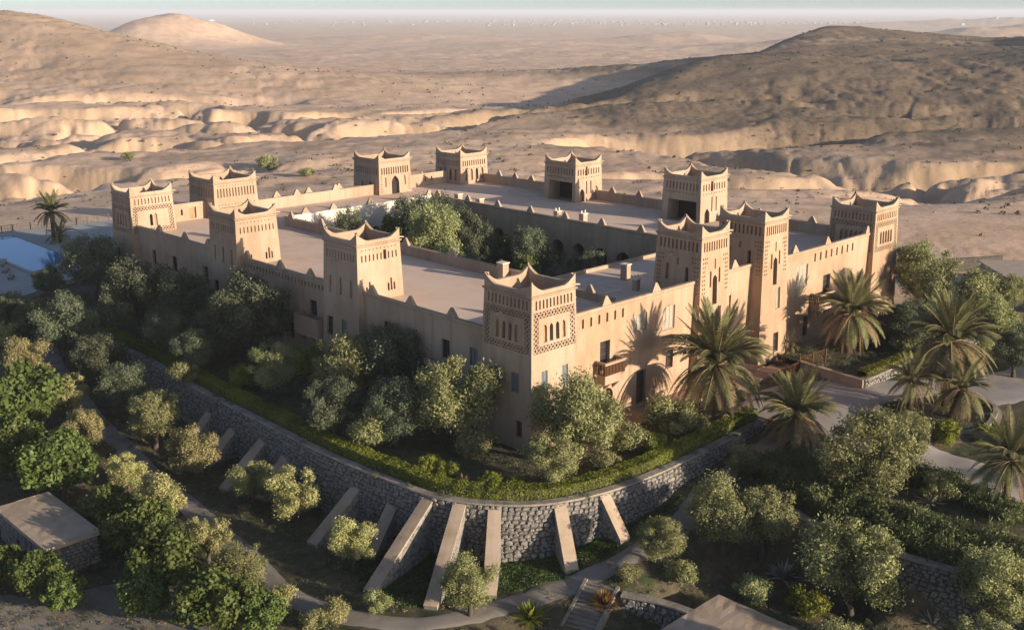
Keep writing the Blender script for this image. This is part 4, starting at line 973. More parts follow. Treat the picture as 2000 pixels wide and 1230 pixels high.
# courtyard trees
for (kind, x, y, R, sz, lb) in [('olive', 30, 48, 4.6, 1.45, 'pale sunlit tree filling the middle of the courtyard'), ('shade', 35, 58, 4.4, 1.42, 'tall dark courtyard tree against the sunlit pale wall'), ('shade', 41, 58.5, 3.4, 1.7, 'narrow dark courtyard tree in the far corner'),
   ('shade', 24.5, 60, 3.2, 1.8, 'leafy courtyard tree behind the left wing parapet'), ('fig', 29, 57, 3.0, 1.9, 'green-leaved courtyard tree left of the pale one'), ('shade', 36, 47, 3.2, 1.7, 'dark courtyard tree beside the pale sunlit one'),
   ('shade', 40, 40, 3.0, 1.6, 'dark courtyard tree before the round arches'), ('fig', 35, 36, 2.4, 1.6, 'low leafy tree in the shade of the courtyard'), ('shade', 40.5, 29, 2.6, 1.5, 'dark tree at the near end of the arcade'), ('shade', 33, 28, 2.6, 1.4, 'dark bushy tree at the near end of the courtyard'), ('shade', 26, 38, 2.8, 1.5, 'courtyard tree close to the left wing'), ('fig', 41.5, 46, 2.6, 1.5, 'green tree hiding the third arch of the courtyard'), ('shade', 41.8, 36, 2.3, 1.4, 'bushy tree hiding an arch near the courtyard palm'), ('fig', 37, 24, 2.6, 1.3, 'leafy tree at the near right courtyard corner'), ('shade', 30, 23, 2.8, 1.2, 'low dark tree behind the near courtyard parapet'), ('olive', 42, 52, 2.6, 1.5, 'grey-green tree before the far arches')]:
    plant(kind, 0, 0, 0, lb, 'courtyard trees', sz, (x, y, R))
# trees that stand just outside the picture on the sunny side and shade the lower slope
for (kind, x, y, R, lb) in [('olive', 12, -46, 2.6, 'olive tree beyond the right frame edge, lower garden'), ('olive', -6, -34, 2.4, 'olive tree below the bottom frame edge'), ('olive', 2, -40, 2.6, 'olive tree below the bottom right corner'), ('olive', -14, -24, 1.7, 'olive tree below the bottom frame edge by the stairs'), ('olive', -22, -20, 1.6, 'olive tree below the frame near the lower path'), ('olive', 30, -48, 2.8, 'olive tree beside the lower driveway outside the frame'), ('olive', 44, -42, 2.8, 'olive tree right of the forecourt outside the frame'), ('olive', 60, -38, 3.0, 'olive tree far right of the forecourt outside the frame')]:
    plant(kind, 0, 0, 0, lb, 'trees outside the frame', 1.0, (x, y, R))

# ---- palms -----------------------------------------------------------------
def frond_mesh(seed, L=2.6, droop=.9, rise=.55, m=None, w=.34, n=44, curl=0.0):
    rng = random.Random(seed); mb = MB(); pts = []
    for i in range(13):
        t = i/12; pts.append(Vector((L*(t-.16*droop*t*t), curl*t*t*.4, L*(rise*t - droop*.62*t*t))))
    mb.tube(pts, [.035*(1-.8*i/12) for i in range(13)], 4, 1, False)
    tone = []
    for i in range(2, n+2):
        t = .12+.88*(i-2)/(n-1); k = t*12; i0 = min(int(k), 11); p = pts[i0].lerp(pts[i0+1], k-i0); d = (pts[i0+1]-pts[i0]).normalized(); s = d.cross(UP).normalized(); u = s.cross(d)
        ln = w*L*.42*(sin(pi*min(1, t*.85+.14)))**.7
        for sg in (-1, 1):
            e = p + s*sg*ln*.85 + d*ln*.62 + u*(.10*ln) - UP*ln*rng.uniform(.10,.35)
            b = d*.026*L/2.6*1.2
            mb.add([p-b, p+b, e+b*.15, e-b*.15], 0)
    me = bpy.data.meshes.new('frond'); me.from_pydata(mb.v, [], mb.f); me.materials.append(m or M['palm']); me.materials.append(M['drywood']); me.polygons.foreach_set('material_index', mb.m)
    at = me.attributes.new('tone', 'FLOAT', 'POINT'); at.data.foreach_set('value', np.clip(np.random.RandomState(seed).normal(.5, .28, len(mb.v)), 0, 1).astype(np.float32)); return me
FR = {'up': [frond_mesh(i, 2.6, .45, .9, curl=.3*(-1)**i) for i in range(3)], 'mid': [frond_mesh(10+i, 2.7, .95, .75, curl=.4*(-1)**i) for i in range(3)], 'low': [frond_mesh(20+i, 2.6, 1.05, .25, curl=.3*(-1)**i) for i in range(3)],
      'lowdry': [frond_mesh(40+i, 2.5, 1.05, .15, M['palmdry'], .30, 34) for i in range(3)],
      'dead': [frond_mesh(30+i, 2.1, .75, -.55, M['palmdry'], .26, 20) for i in range(3)]}
def palm(base, h, R, label, n=46, dead=14, seed=0, lean=(0,0), trunk_r=.30):
    rng = random.Random(seed); x, y = base[0], base[1]; z = base[2] if len(base) > 2 else surf(x, y)
    root = empty('palm_tree', (x, y, z)); tag(root, label, 'palm tree', 'date palms'); mb = MB(); k = 10
    rows = []; nz_ = int(h/.16)+2
    for i in range(nz_):
        t = i/(nz_-1); zz = -.2 + (h+.2)*t; r = trunk_r*(1.12-.22*t)*(1+.10*(i % 2)) * (1.25 if t > .88 else 1)
        rows.append([(lean[0]*t*t+cos(a*2*pi/k+i*.3)*r*rng.uniform(.93,1.07), lean[1]*t*t+sin(a*2*pi/k+i*.3)*r*rng.uniform(.93,1.07), zz) for a in range(k)])
    mb.grid(rows, 0, True); mb.add(rows[-1]); mb.build('trunk', M['palmbark'], root)
    top = Vector((lean[0], lean[1], h)); s0 = R/2.55
    for i in range(n):
        q = (i+.5)/n; az = i*2.39996+rng.uniform(-.2,.2)
        kind = 'up' if q < .22 else 'mid' if q < .68 else 'low'
        tilt = (-.75+q*2.6) if kind == 'up' else rng.uniform(-.25,.05)-(.0 if kind == 'mid' else -.25)
        o = link('frond', rng.choice(FR['lowdry' if kind == 'low' and dead > 9 and rng.random() < .5 else kind]), root); o.location = top + Vector((cos(az)*.12, sin(az)*.12, .15*(1-q)*R))
        s = s0*rng.uniform(.86,1.08)*(.9 if kind == 'up' else 1); o.scale = (s,s,s); o.rotation_euler = (rng.uniform(-.25,.25), tilt if kind == 'up' else tilt, az)
    for i in range(dead):
        az = i*2.39996+rng.uniform(-.4,.4); o = link('dead_frond', rng.choice(FR['dead']), root); o.location = top+Vector((cos(az)*.2, sin(az)*.2, -.25)); s = s0*rng.uniform(.8,1.15); o.scale = (s,s,s); o.rotation_euler = (0, rng.uniform(.25,.75), az)
    return root
palm((18.2,-6.5,0), 5.2, 5.6, 'biggest date palm standing before the sunlit facade with a skirt of dry fronds', 120, 40, 1)
palm((44.6,-6.0,.75), 4.3, 4.6, 'date palm in the walled bed between gate tower and right corner tower', 100, 16, 2)
palm((20.2,-14.2), 2.2, 4.3, 'squat date palm at the corner of the forecourt, in front of the biggest palm', 96, 22, 3)
palm((37.5,-20.3), 6.6, 5.0, 'tallest date palm on the forecourt island', 112, 44, 4)
palm((33.2,-19.0), 3.4, 2.8, 'slim-trunked small palm left of the tallest palm', 60, 18, 5, (-.5,0), .22)
palm((34.8,-22.2), 3.0, 3.3, 'leaning palm under the tallest palm, on its right', 70, 22, 6, (.5,-.5), .24)
pb = onz(1962, 1000, -1.5)
palm((pb.x, pb.y), 4.2, 3.9, 'date palm at the right frame edge by the driveway', 70, 8, 7)
pb = onz(106, 470, -.3)
palm((pb.x, pb.y, -.3), 4.8, 3.7, 'date palm beside the pool seen against the desert', 64, 8, 8)
pb = onz(118, 474, -.3)
palm((pb.x, pb.y, -.3), 1.3, 2.8, 'bushy low palm below the pool palm', 40, 0, 9)
palm((40.5,-1.1,.1), 1.3, 1.3, 'small potted palm by the gate tower', 22, 0, 10, (0,0), .12)

palm((40.5,34,0), 3.6, 2.6, 'courtyard palm before the round arches', 30, 0, 11, (0,0), .16)
palm((38.5,27,0), 3.0, 2.4, 'courtyard palm at the near end of the arcade', 30, 0, 12, (0,0), .16)
palm((33,32,0), 3.2, 2.5, 'courtyard palm in the middle of the shaded half', 30, 0, 13, (0,0), .16)
# ------------------------------------------------------------------ hedges, reeds, undergrowth
rngv = np.random.RandomState(77)
def strip_leaves(line, w, h, n, zf, top_round=.25):
    """leaf positions over the skin and inside of a clipped hedge following a line"""
    L = np.array(line); d = np.concatenate([[0], np.cumsum(np.hypot(*np.diff(L, axis=0).T))]); s = rngv.rand(n)*d[-1]
    x = np.interp(s, d, L[:,0]); y = np.interp(s, d, L[:,1]); t = np.gradient(L, axis=0); t /= np.hypot(t[:,0], t[:,1])[:,None]
    nx = np.interp(s, d, t[:,1]); ny = np.interp(s, d, -t[:,0])
    face = rngv.rand(n); q = rngv.rand(n)*2-1; hz = rngv.rand(n)
    off = np.where(face < .5, q, np.where(face < .75, 1, -1)*(1-.12*rngv.rand(n)))*w/2; zz = np.where(face < .5, 1-.10*rngv.rand(n), hz)*h
    lump = 1+.16*noise(s/.9, s*0+3, 5)+.12*noise(s/2.7, s*0, 8)
    P = np.stack([x+nx*off*lump, y+ny*off*lump, zf(x, y)+zz*lump], 1); N = np.stack([nx*np.sign(off)*(face >= .5), ny*np.sign(off)*(face >= .5), (face < .5)*1.0+.2], 1) + .8*rngv.normal(size=(n,3))
    return P, N, np.clip(.45+.35*noise(s/3, s*0, 12)+.3*(rngv.rand(n)-.5), 0, 1)
def hedge(name, line, w, h, n, zf, m, label, cat='hedge', leaf=.13):
    P, N, t = strip_leaves(line, w, h, n, zf); me = leaf_mesh(name, P, N, leaf*(.6+.8*rngv.rand(n)), .6, t, m); mbx = MB(); L = np.array(line)
    o = link(name, me); tag(o, label, cat)
    tg = np.gradient(L, axis=0); tg /= np.hypot(tg[:,0], tg[:,1])[:,None]; nn = np.stack([tg[:,1], -tg[:,0]], 1); z = [float(zf(np.array([p[0]]), np.array([p[1]]))[0]) for p in L]
    k = w*.40; mbx.grid([[(L[i,0]+nn[i,0]*k*a, L[i,1]+nn[i,1]*k*a, z[i]+b) for i in range(len(L))] for a, b in ((1,-.02),(1,h*.82),(-1,h*.82),(-1,-.02))]); mbx.build('twigs', M['soil'], o); return o
tg = np.gradient(WL, axis=0); tg /= np.hypot(tg[:,0], tg[:,1])[:,None]
HL = WL - np.stack([tg[:,1], -tg[:,0]], 1)*1.55
zero = lambda x, y: np.zeros_like(x)
hedge('hedge', HL[10:], 1.35, .95, 70000, zero, M['hedge'], 'clipped yellow-green hedge running along the top of the curved retaining wall', leaf=.15)
B2 = smooth_line([(37.4,-11.4),(44,-11.7),(50.5,-11.8),(60,-12.6),(69,-13.6)])
hedge('hedge', B2, 1.3, .8, 16000, lambda x, y: zero(x, y)+.75, M['hedge'], 'clipped hedge along the stone wall of the walled bed', leaf=.16)

# stone-walled bed right of the gate
mb = MB(); mb.add([(p[0], p[1], .72) for p in BED2]); tag(mb.build('planting_bed', M['soil']), kind='structure')
bl = smooth_line([(36.6,-12.2),(43,-12.4),(50.5,-12.5),(60,-13.4),(70,-14.5)], .6)
stone_wall('garden_wall', bl, .85, lambda x, y: g1(x, y-.5)-.1, 'curved pale stone wall holding the bed with the second palm', batter=.06, out=1)
mb = MB(); a_ = Vector((37.5,-4.0,0)); b_ = Vector((36.55,-12.1,0))
mb.bar((37.5,-4.0,.35), (36.55,-12.1,.35), .45, 1.0); o = mb.build('plastered_wall', M['coping']); tag(o, 'low plastered wall between the forecourt and the walled bed', 'wall')
mb = MB(); mb.bar((37.5,-4.0,.89), (36.55,-12.1,.89), .56, .08); mb.build('coping', M['coping'], o)
# wooden railing by the gate
def railing(pts, h, label, m, posts=1.6, pick=.22, cat='railing', name='railing', zf=None):
    root = empty(name, (*pts[0], 0)); tag(root, label, cat); o0 = Vector((*pts[0], 0))
    zf = zf or (lambda x, y: surf(x, y))
    for a, b in zip(pts[:-1], pts[1:]):
        a = Vector((*a, zf(*a))); b = Vector((*b, zf(*b))); L = (b-a).length; n = max(1, round(L/posts))
        for i in range(n+1):
            p = a.lerp(b, i/n)-o0; q = MB(); q.box(p.x-.06, p.x+.06, p.y-.06, p.y+.06, p.z-.1, p.z+h+.12); q.build('post', m, root)
        q = MB(); q.bar(a-o0+UP*h, b-o0+UP*h, .08, .07); q.build('rail', m, root); q = MB(); q.bar(a-o0+UP*.15, b-o0+UP*.15, .06, .06); q.build('rail', m, root)
        k = int(L/pick); q = MB()
        for i in range(k): p = a.lerp(b, (i+.5)/k)-o0; q.box(p.x-.02, p.x+.02, p.y-.02, p.y+.02, p.z+.15, p.z+h)
        tag(q.build('balusters', m, root), kind='stuff')
    return root
railing([(31.5,-4.6),(36.9,-4.2)], 1.0, 'reddish wooden railing in front of the gate', M['wood']); railing([(37.2,-4.2),(39.4,-6.0)], 1.5, 'short wooden railing at the head of the plastered wall', M['wood'])
def table(x, y, rz, label, L=1.9, w=.8, h=.95, m=None):
    m = m or M['metal']; r = empty('table', (x, y, surf(x, y)+.07), rz); tag(r, label, 'table'); q = MB(); q.box(-L/2, L/2, -w/2, w/2, h-.07, h); q.build('table_top', m, r)
    for sx in (-1, 1):
        for sy in (-1, 1): q = MB(); q.box(sx*(L/2-.1)-.05, sx*(L/2-.1)+.05, sy*(w/2-.1)-.05, sy*(w/2-.1)+.05, 0, h-.07); q.build('leg', m, r)
    q = MB(); q.box(-L/2+.1, L/2-.1, -.03, .03, .2, .26); q.build('stretcher', m, r); return r
table(34.4, -7.2, -.7, 'dark wooden table standing on the forecourt by the gate')
# island kerb round the palm group, wall by the driveway
isl = smooth_line([(29.2,-19.4),(30.5,-17.0),(33.5,-16.2),(37.6,-17.4),(40.6,-20.6),(40.2,-23.6),(36.5,-25.2),(31.5,-24.4),(29.2,-22.2),(29.0,-20.2)], .6)
stone_wall('island_wall', isl[::-1], lambda x, y: g1(x, y)+.45, lambda x, y: g1(x, y)-.1, 'low stone kerb wall around the palm group island', batter=.03, thick=.4, sw=(.3,.6), sh=(.2,.3), out=-1, cat='wall')
mb = MB(); mb.add([(p[0], p[1], g1(p[0], p[1])+.36) for p in isl[:-1]]); tag(mb.build('island_bed', M['soil']), kind='structure')
# lower stone wall under the reeds
lw = smooth_line([(14.5,-14.6),(10.5,-17.8),(8.2,-22.2),(7.6,-28),(8.6,-35),(10,-43),(12,-52)], .6)
stone_wall('lower_retaining_wall', lw[::-1], -1.5, lambda x, y: g1(x-1.2, y), 'dark stone wall below the reed belt at the bottom right', batter=.10, out=-1)
def reeds(line, w, h, n, label):
    L = np.array(line); d = np.concatenate([[0], np.cumsum(np.hypot(*np.diff(L, axis=0).T))]); s = rngv.rand(n)*d[-1]; t = np.gradient(L, axis=0); t /= np.hypot(t[:,0], t[:,1])[:,None]
    off = (rngv.rand(n)*2-1)*w/2*(1+.25*noise(s/2.5, s*0, 4)); x = np.interp(s, d, L[:,0])+np.interp(s, d, t[:,1])*off; y = np.interp(s, d, L[:,1])-np.interp(s, d, t[:,0])*off; z0 = gz(x, y)
    hh = h*(.75+.35*noise(x/1.6, y/1.6, 6)+.2*rngv.rand(n)); q = rngv.rand(n)**.6; z = z0+hh*q
    P = np.stack([x+.25*rngv.normal(size=n)*q, y+.25*rngv.normal(size=n)*q, z], 1); N = rngv.normal(size=(n,3))*np.array([1,1,.35])
    return leaf_mesh('reed_belt', P, N, .34*(.6+.8*rngv.rand(n)), .28, np.clip(.2+.5*q+.3*(rngv.rand(n)-.5), 0, 1), M['reed'])
RL = smooth_line([(13.8,-16.6),(12.2,-20),(11.2,-25),(11.0,-30),(12,-37),(14,-46)], .6)
tag(link('reed_belt', reeds(RL, 4.6, 2.3, 46000, '')), 'dense belt of green reeds above the dark lower wall', 'reeds', kind='stuff')
RL2 = smooth_line([(12.5,-14.6),(15.5,-16.5),(18.5,-19.5),(20.6,-24),(20.4,-30),(19,-35)], .6)
tag(link('reed_belt', reeds(RL2, 2.6, 1.5, 16000, '')), 'lower belt of leafy growth along the driveway edge', 'undergrowth', kind='stuff')
# undergrowth on the terrace, weeds on the lower slope, turf between the buttresses
def scatter(n, poly, keep=None):
    a = np.array(poly); lo, hi = a.min(0), a.max(0); out = []
    while len(out) < n:
        p = lo+(hi-lo)*rngv.rand(2)
        if in_poly(p[0], p[1], poly) and (keep is None or keep(*p)): out.append(p)
    return np.array(out)
def cover(name, pts, per, rad, hh, leaf, m, zs):
    k = len(pts); n = k*per; c = np.repeat(np.arange(k), per); R = rad*(.5+rngv.rand(k)); d = rngv.normal(size=(n,3)); d /= np.linalg.norm(d, axis=1)[:,None]; d[:,2] = np.abs(d[:,2])
    q = rngv.rand(n)**.4; P = np.stack([pts[c,0]+d[:,0]*R[c]*q, pts[c,1]+d[:,1]*R[c]*q, zs[c]+d[:,2]*R[c]*q*hh], 1); tone = np.clip(.25*rngv.rand(k)[c]+.5*rngv.rand(n)+.1, 0, 1)
    return tag(link(name, leaf_mesh(name, P, d+.7*rngv.normal(size=(n,3)), leaf*(.6+.8*rngv.rand(n)), .5, tone, m)), kind='stuff')
nof = lambda x, y: not (x > -.8 and y > -2.9)
pt_ = scatter(620, TPOLY, nof); tag(cover('ground_cover', pt_, 90, .62, .7, .13, M['shadeleaf'], np.zeros(len(pt_))), 'dark leafy ground cover on the terrace garden', 'ground cover')
def dpath(x, y): return min((x-a)**2+(y-b)**2 for a, b in ((-15.9,65),(-17.3,58),(-18.6,52),(-19.7,46),(-20.6,39.5),(-21.2,33),(-21.6,27),(-22.2,21),(-22.8,15),(-23.4,9.3),(-24.3,4.5),(-24.3,0),(-22.5,-5),(-19.8,-8.6),(-16,-10.5),(-12.6,-11.2),(-8,-13.3),(-3.2,-14.6),(0,-14.6),(4,-14.2),(9.5,-12.9))) > 4.4
LOW = [(-13.8,62),(-14.2,20),(-14.5,2),(-13,-4.5),(-9,-9.5),(-3,-12),(8,-12.6),(14,-15),(8,-20),(7,-34),(2,-40),(-16,-22),(-30,-10),(-46,8),(-44,40),(-26,64)]
pl = scatter(2300, LOW, dpath)
o = cover('weeds', pl, 46, .45, .6, .12, M['shadeleaf'], gz(pl[:,0], pl[:,1])); tag(o, 'dark weeds and low plants on the lower slope', 'weeds')
pl = scatter(700, LOW, dpath); o = cover('dry_weeds', pl, 40, .4, .8, .12, M['dry'], gz(pl[:,0], pl[:,1])); tag(o, 'dry straw-coloured weeds on the lower slope', 'weeds')
TURF = [(-13.6,4),(-19,2),(-19.5,-6),(-12.8,-9.4),(-8,-12.2),(-3,-12.8),(6,-12.2),(6,-11.8),(-2,-11),(-6.4,-9.3),(-10,-6),(-12.2,-2.2)]
pl = scatter(22000, TURF); n_ = len(pl); me = leaf_mesh('turf', np.stack([pl[:,0], pl[:,1], gz(pl[:,0], pl[:,1])+.05], 1), rngv.normal(size=(n_,3))*np.array([1,1,.4]), .22*(.6+.8*rngv.rand(n_)), .35, rngv.rand(n_), M['grassy']); tag(link('turf', me), 'dark green turf between the buttress feet', 'grass', kind='stuff')
isp = scatter(130, [(p[0], p[1]) for p in isl[::3]]); cover('island_plants', isp, 60, .4, .7, .13, M['shadeleaf'], gz(isp[:,0], isp[:,1])+.36)['label'] = 'low plants on the palm group island'
bdp = scatter(240, BED2); cover('bed_plants', bdp, 90, .6, .8, .14, M['shadeleaf'], np.full(len(bdp), .72))['label'] = 'dark plants filling the walled bed'
# tufts: agaves, dry grasses
def tuft(name, px, py, r, n, m, label, cat, width=.07, at=None, up=.9, blade=3):
    x, y, z, R = stand(px, py, r, .55) if at is None else (*at[:2], surf(*at[:2]), at[2])
    mb = MB(); rng = random.Random(int(px*7+py)); tone = []
    for i in range(n):
        az = i*2.39996; el = rng.uniform(.25, 1.45)*up; L = R*rng.uniform(.8,1.15); d = Vector((cos(az)*cos(el), sin(az)*cos(el), sin(el))); s = d.cross(UP).normalized()*R*width*rng.uniform(.7,1.2); p = [d*L*t + Vector((0,0,-.22*L*t*t*(1.3-el*.6))) for t in (0,.5,1)]
        mb.add([p[0]-s*.7, p[0]+s*.7, p[1]+s, p[1]-s]); mb.add([p[1]-s, p[1]+s, p[2]+s*.1, p[2]-s*.1]); tone += [rng.random()]*8
    me = bpy.data.meshes.new(name); me.from_pydata(mb.v, [], mb.f); me.materials.append(m); at_ = me.attributes.new('tone', 'FLOAT', 'POINT'); at_.data.foreach_set('value', tone)
    o = link(name, me); o.location = (x, y, z); tag(o, label, cat); return o
tuft('grass_tuft', 905, 934, 26, 120, M['dry'], 'pale dry grass tuft behind the hedge at the rounded corner', 'grass', .05)
tuft('agave', 1530, 1112, 42, 46, M['agave'], 'grey spiky agave left of the largest bottom olive', 'agave', .09)
tuft('agave', 1822, 1206, 38, 46, M['agave'], 'grey spiky agave at the bottom edge, right of the largest olive', 'agave', .09)
tuft('agave', 1818, 970, 32, 40, M['agave'], 'grey spiky plant beside the driveway', 'agave', .08)
tuft('grass_tuft', 1180, 1166, 36, 420, M['rust'], 'rust-orange grass clump beside the stone stairs', 'grass', .035)
tuft('yucca', 1035, 1190, 42, 90, M['hedge'], 'yellow-green spiky shrub left of the stone stairs', 'shrub', .08)
tuft('grass_tuft', 85, 640, 30, 120, M['agave'], 'silvery grass clump at the left end of the lower slope', 'grass', .05)
for i, (px, py) in enumerate(((965, 520), (1010, 500), (1230, 492), (1000, 512))): tuft('courtyard_plant', px, py, 24, 40, M['palm'], ['broad-leaved plant in the near courtyard corner', 'leafy plant before the courtyard arches', 'banana-like plant at the right end of the courtyard', 'leafy plant beside the near courtyard parapet'][i], 'plant', .14, at=((22,26,2.6),(36,40,2.6),(42.5,23,3.2),(26,27,2.4))[i])
tuft('banana_plant', 1545, 690, 20, 26, M['olivesunlit'], 'sunlit leafy plant at the foot of the right gate tower', 'plant', .2, at=(39.3,-1.6,1.5)); tuft('banana_plant', 1490, 700, 20, 26, M['pink'], 'reddish leafy plant at the foot of the right gate tower', 'plant', .2, at=(37.0,-1.7,1.2))

# ------------------------------------------------------------------ stone hut, stairs, small roofs
def hut(x0, x1, y0, y1, zr, zg, label, over=.25, door=None):
    r = empty('stone_hut', (x0, y0, zg)); tag(r, label, 'hut'); d = Vector((-x0, -y0, -zg))
    mb = MB(); mb.box(0, x1-x0, 0, y1-y0, -.4, zr-zg-.02); mb.build('wall', M['mortar'], r)
    rr = random.Random(9); ms = MB()
    for (ax, L) in (('S', x1-x0), ('W', y1-y0), ('E', y1-y0), ('N', x1-x0)):
        z = 0.0
        while z < zr-zg-.1:
            h = min(rr.uniform(.2,.36), zr-zg-z-.02); s = 0.0
            while s < L-.05:
                w = min(rr.uniform(.3,.7), L-s); p = {'S': Vector((s+w/2, .04, z+h/2)), 'N': Vector((s+w/2, y1-y0-.04, z+h/2)), 'W': Vector((.04, s+w/2, z+h/2)), 'E': Vector((x1-x0-.04, s+w/2, z+h/2))}[ax]
                n = {'S': Vector((0,-1,0)), 'N': Vector((0,1,0)), 'W': Vector((-1,0,0)), 'E': Vector((1,0,0))}[ax]; xx = n.cross(UP); dd = rr.uniform(.07,.14); ww, hh = w*.95, h*.92
                mm = Matrix(((xx.x*ww, n.x*dd, 0, p.x), (xx.y*ww, n.y*dd, 0, p.y), (0,0,hh,p.z), (0,0,0,1))); sm = STONES[rr.randrange(6)]; n0 = len(ms.v); ms.v += [tuple(mm @ Vector(v)) for v in sm.v]; ms.f += [tuple(i+n0 for i in f) for f in sm.f]; ms.m += [0]*len(sm.f); s += w
            z += h
    tag(ms.build('stonework', M['stone'], r), kind='stuff')
    mr = MB(); n = 14; rows = []
    for j in range(n+1): rows.append([Vector((-over+(x1-x0+2*over)*i/8, -over+(y1-y0+2*over)*j/n, zr-zg+.2+.03*rr.uniform(-1,1))) for i in range(9)])
    mr.grid(rows); a = [rows[0][0], rows[0][-1], rows[-1][-1], rows[-1][0]]
    for i in range(4): p, q = a[i], a[(i+1) % 4]; mr.add([p, q, q-UP*.3, p-UP*.3])
    mr.add([p-UP*.3 for p in a][::-1]); mr.build('roof', M['coping'], r)
    for k in (.3, .62):
        q = MB(); q.box(-.13, -.02, (y1-y0)*k-.35, (y1-y0)*k, 1.2, 1.6); q.build('vent_opening', M['dark'], r)
    return r
hut(-35.9, -31.8, 17.8, 27.8, -3.1, -5.9, 'small stone hut with a flat earthen roof among the fig trees at the lower left')
hut(-9.6, -2.6, -29.0, -22.2, -4.3, -6.6, 'low stone shed whose flat roof is cut by the bottom frame edge')
st = empty('stone_stairs', (-9.6,-14.0,-5.0)); tag(st, 'grey stone stairs going down from the path at the bottom centre', 'stairs')
dv = Vector((-.95,-.30,0)).normalized(); sv = Vector((dv.y, -dv.x, 0)); o0 = st.location; p0 = Vector((-7.4,-14.9,0)); z0_ = g1(-7.4,-14.9)+.05
for i in range(16):
    p = p0+dv*(i*.38); zt = z0_-i*.15; q = MB(); Mx = Matrix(((dv.x, sv.x, 0, p.x-o0.x), (dv.y, sv.y, 0, p.y-o0.y), (0,0,1,-o0.z), (0,0,0,1))); q.box(0, .40, -1.15, 1.15, zt-.5, zt, 0, Mx); q.build('step', M['path'], st)
for sgn in (-1, 1):
    q = MB(); n = 8; rows = []
    for i in range(n+1):
        p = p0+dv*(i*6.0/n)+sv*sgn*1.3; zz = z0_-i*6.0/n*.39+.16; a = sv*.13; rows.append([p+a+UP*(zz-1.2)-o0, p+a+UP*zz-o0, p-a+UP*zz-o0, p-a+UP*(zz-1.2)-o0])
    q.grid(rows); q.add(rows[0]); q.add(rows[-1]); q.build('side_wall', M['walltop'], st)
qa, qb, qc = onz(1212, 1166, -4.3), onz(1275, 1178, -4.3), onz(1360, 1206, -4.3)
sw_ = smooth_line([(qa.x,qa.y),(qb.x,qb.y),(qc.x,qc.y)], .6)
stone_wall('stair_wall', sw_, -4.2, lambda x, y: min(g1(x, y)-.5, -6.0), 'broken dark stone wall right of the stairs at the bottom edge', batter=.08, out=1)
# ------------------------------------------------------------------ pool terrace
DECK = [onz(px, py, -.25) for px, py in ((-160,600),(45,578),(150,540),(235,500),(235,428),(150,438),(60,447),(25,451),(-160,475))]
mb = MB(); base = DECK; low = [p-UP*2.2 for p in DECK]; mb.add(base)
for i in range(len(base)): k = (i+1) % len(base); mb.add([base[i], low[i], low[k], base[k]])
tag(mb.build('pool_deck', M['deckstone']), kind='structure')
POOL = [onz(px, py, -.2) for px, py in ((-110,490),(0,507),(62,533),(112,519),(138,501),(28,459.5),(0,463),(-110,475))]
mb = MB(); mb.add([(p.x, p.y, -.19) for p in POOL])
wm = bpy.data.materials.new('pool_water'); wm.use_nodes = True; wb = wm.node_tree.nodes['Principled BSDF']; wb.inputs['Base Color'].default_value = (.05,.19,.36,1); wb.inputs['Roughness'].default_value = .06; wb.inputs['Specular IOR Level'].default_value = .3; wb.inputs['IOR'].default_value = 1.25
wnz = wm.node_tree.nodes.new('ShaderNodeTexNoise'); wnz.inputs['Scale'].default_value = 1.5; wbp = wm.node_tree.nodes.new('ShaderNodeBump'); wbp.inputs['Strength'].default_value = .05; wm.node_tree.links.new(wnz.outputs[0], wbp.inputs['Height']); wm.node_tree.links.new(wbp.outputs[0], wb.inputs['Normal'])
tag(mb.build('pool_water', wm), kind='structure')
mb = MB()
for a, b in zip(POOL[:-1], POOL[1:]): mb.bar((a.x,a.y,-.15), (b.x,b.y,-.15), .55, .12)
tag(mb.build('pool_edge', M['deckstone']), kind='structure')
rp = [onz(px, py, -.25) for px, py in ((-40,462),(25,452),(60,448),(150,439),(213,431))]
railing([(p.x, p.y) for p in rp], 1.2, 'thin dark railing along the far side of the pool deck', M['metal'], 2.2, .5, zf=lambda x, y: -.25)
def lounger(x, y, rz, label):
    r = empty('sun_lounger', (x, y, -.25), rz); tag(r, label, 'sun lounger', 'loungers on the pool deck'); q = MB(); q.box(-1, 1, -.36, .36, .28, .36); q.build('frame', M['wood'], r)
    q = MB(); q.box(-1, .35, -.33, .33, .36, .46); q.build('seat_cushion', M['cushion'], r); q = MB(); q.bar((.35,0,.42), (1.0,0,.85), .66, .10); q.build('backrest', M['cushion'], r)
    for sx in (-.85, .85):
        for sy in (-.3, .3): q = MB(); q.box(sx-.04, sx+.04, sy-.04, sy+.04, 0, .28); q.build('leg', M['wood'], r)
for i, (px, py, lb) in enumerate(((6, 519, 'lounger nearest the pool edge at the left frame edge'), (12, 531, 'middle lounger of the row on the pool deck'), (22, 544, 'lounger at the near end of the row on the pool deck'), (150, 478, 'lounger beside the bushy low palm'), (170, 466, 'lounger far along the pool deck under the railing'))):
    p = onz(px, py, -.25); lounger(p.x, p.y, .9+.1*i, lb)
p = onz(205, 468, -.25); table(p.x, p.y, .3, 'small dark table on the pool deck beside the corner tower', 1.2, 1.2, .75)
p = onz(125, 540, -.25); table(p.x, p.y, .8, 'pale table at the near end of the pool deck', 1.6, 1.2, .7, M['white'])
mb = MB(); p = onz(275, 672, .35); r = empty('garden_bench', (p.x, p.y, 0), 1.0); tag(r, 'pale stone bench in the dark left garden', 'bench')
mb.box(-1.3, 1.3, -.28, .28, .38, .5); mb.build('seat', M['white'], r)
for sx in (-.9, .9): q = MB(); q.box(sx-.14, sx+.14, -.22, .22, 0, .38); q.build('leg', M['white'], r)
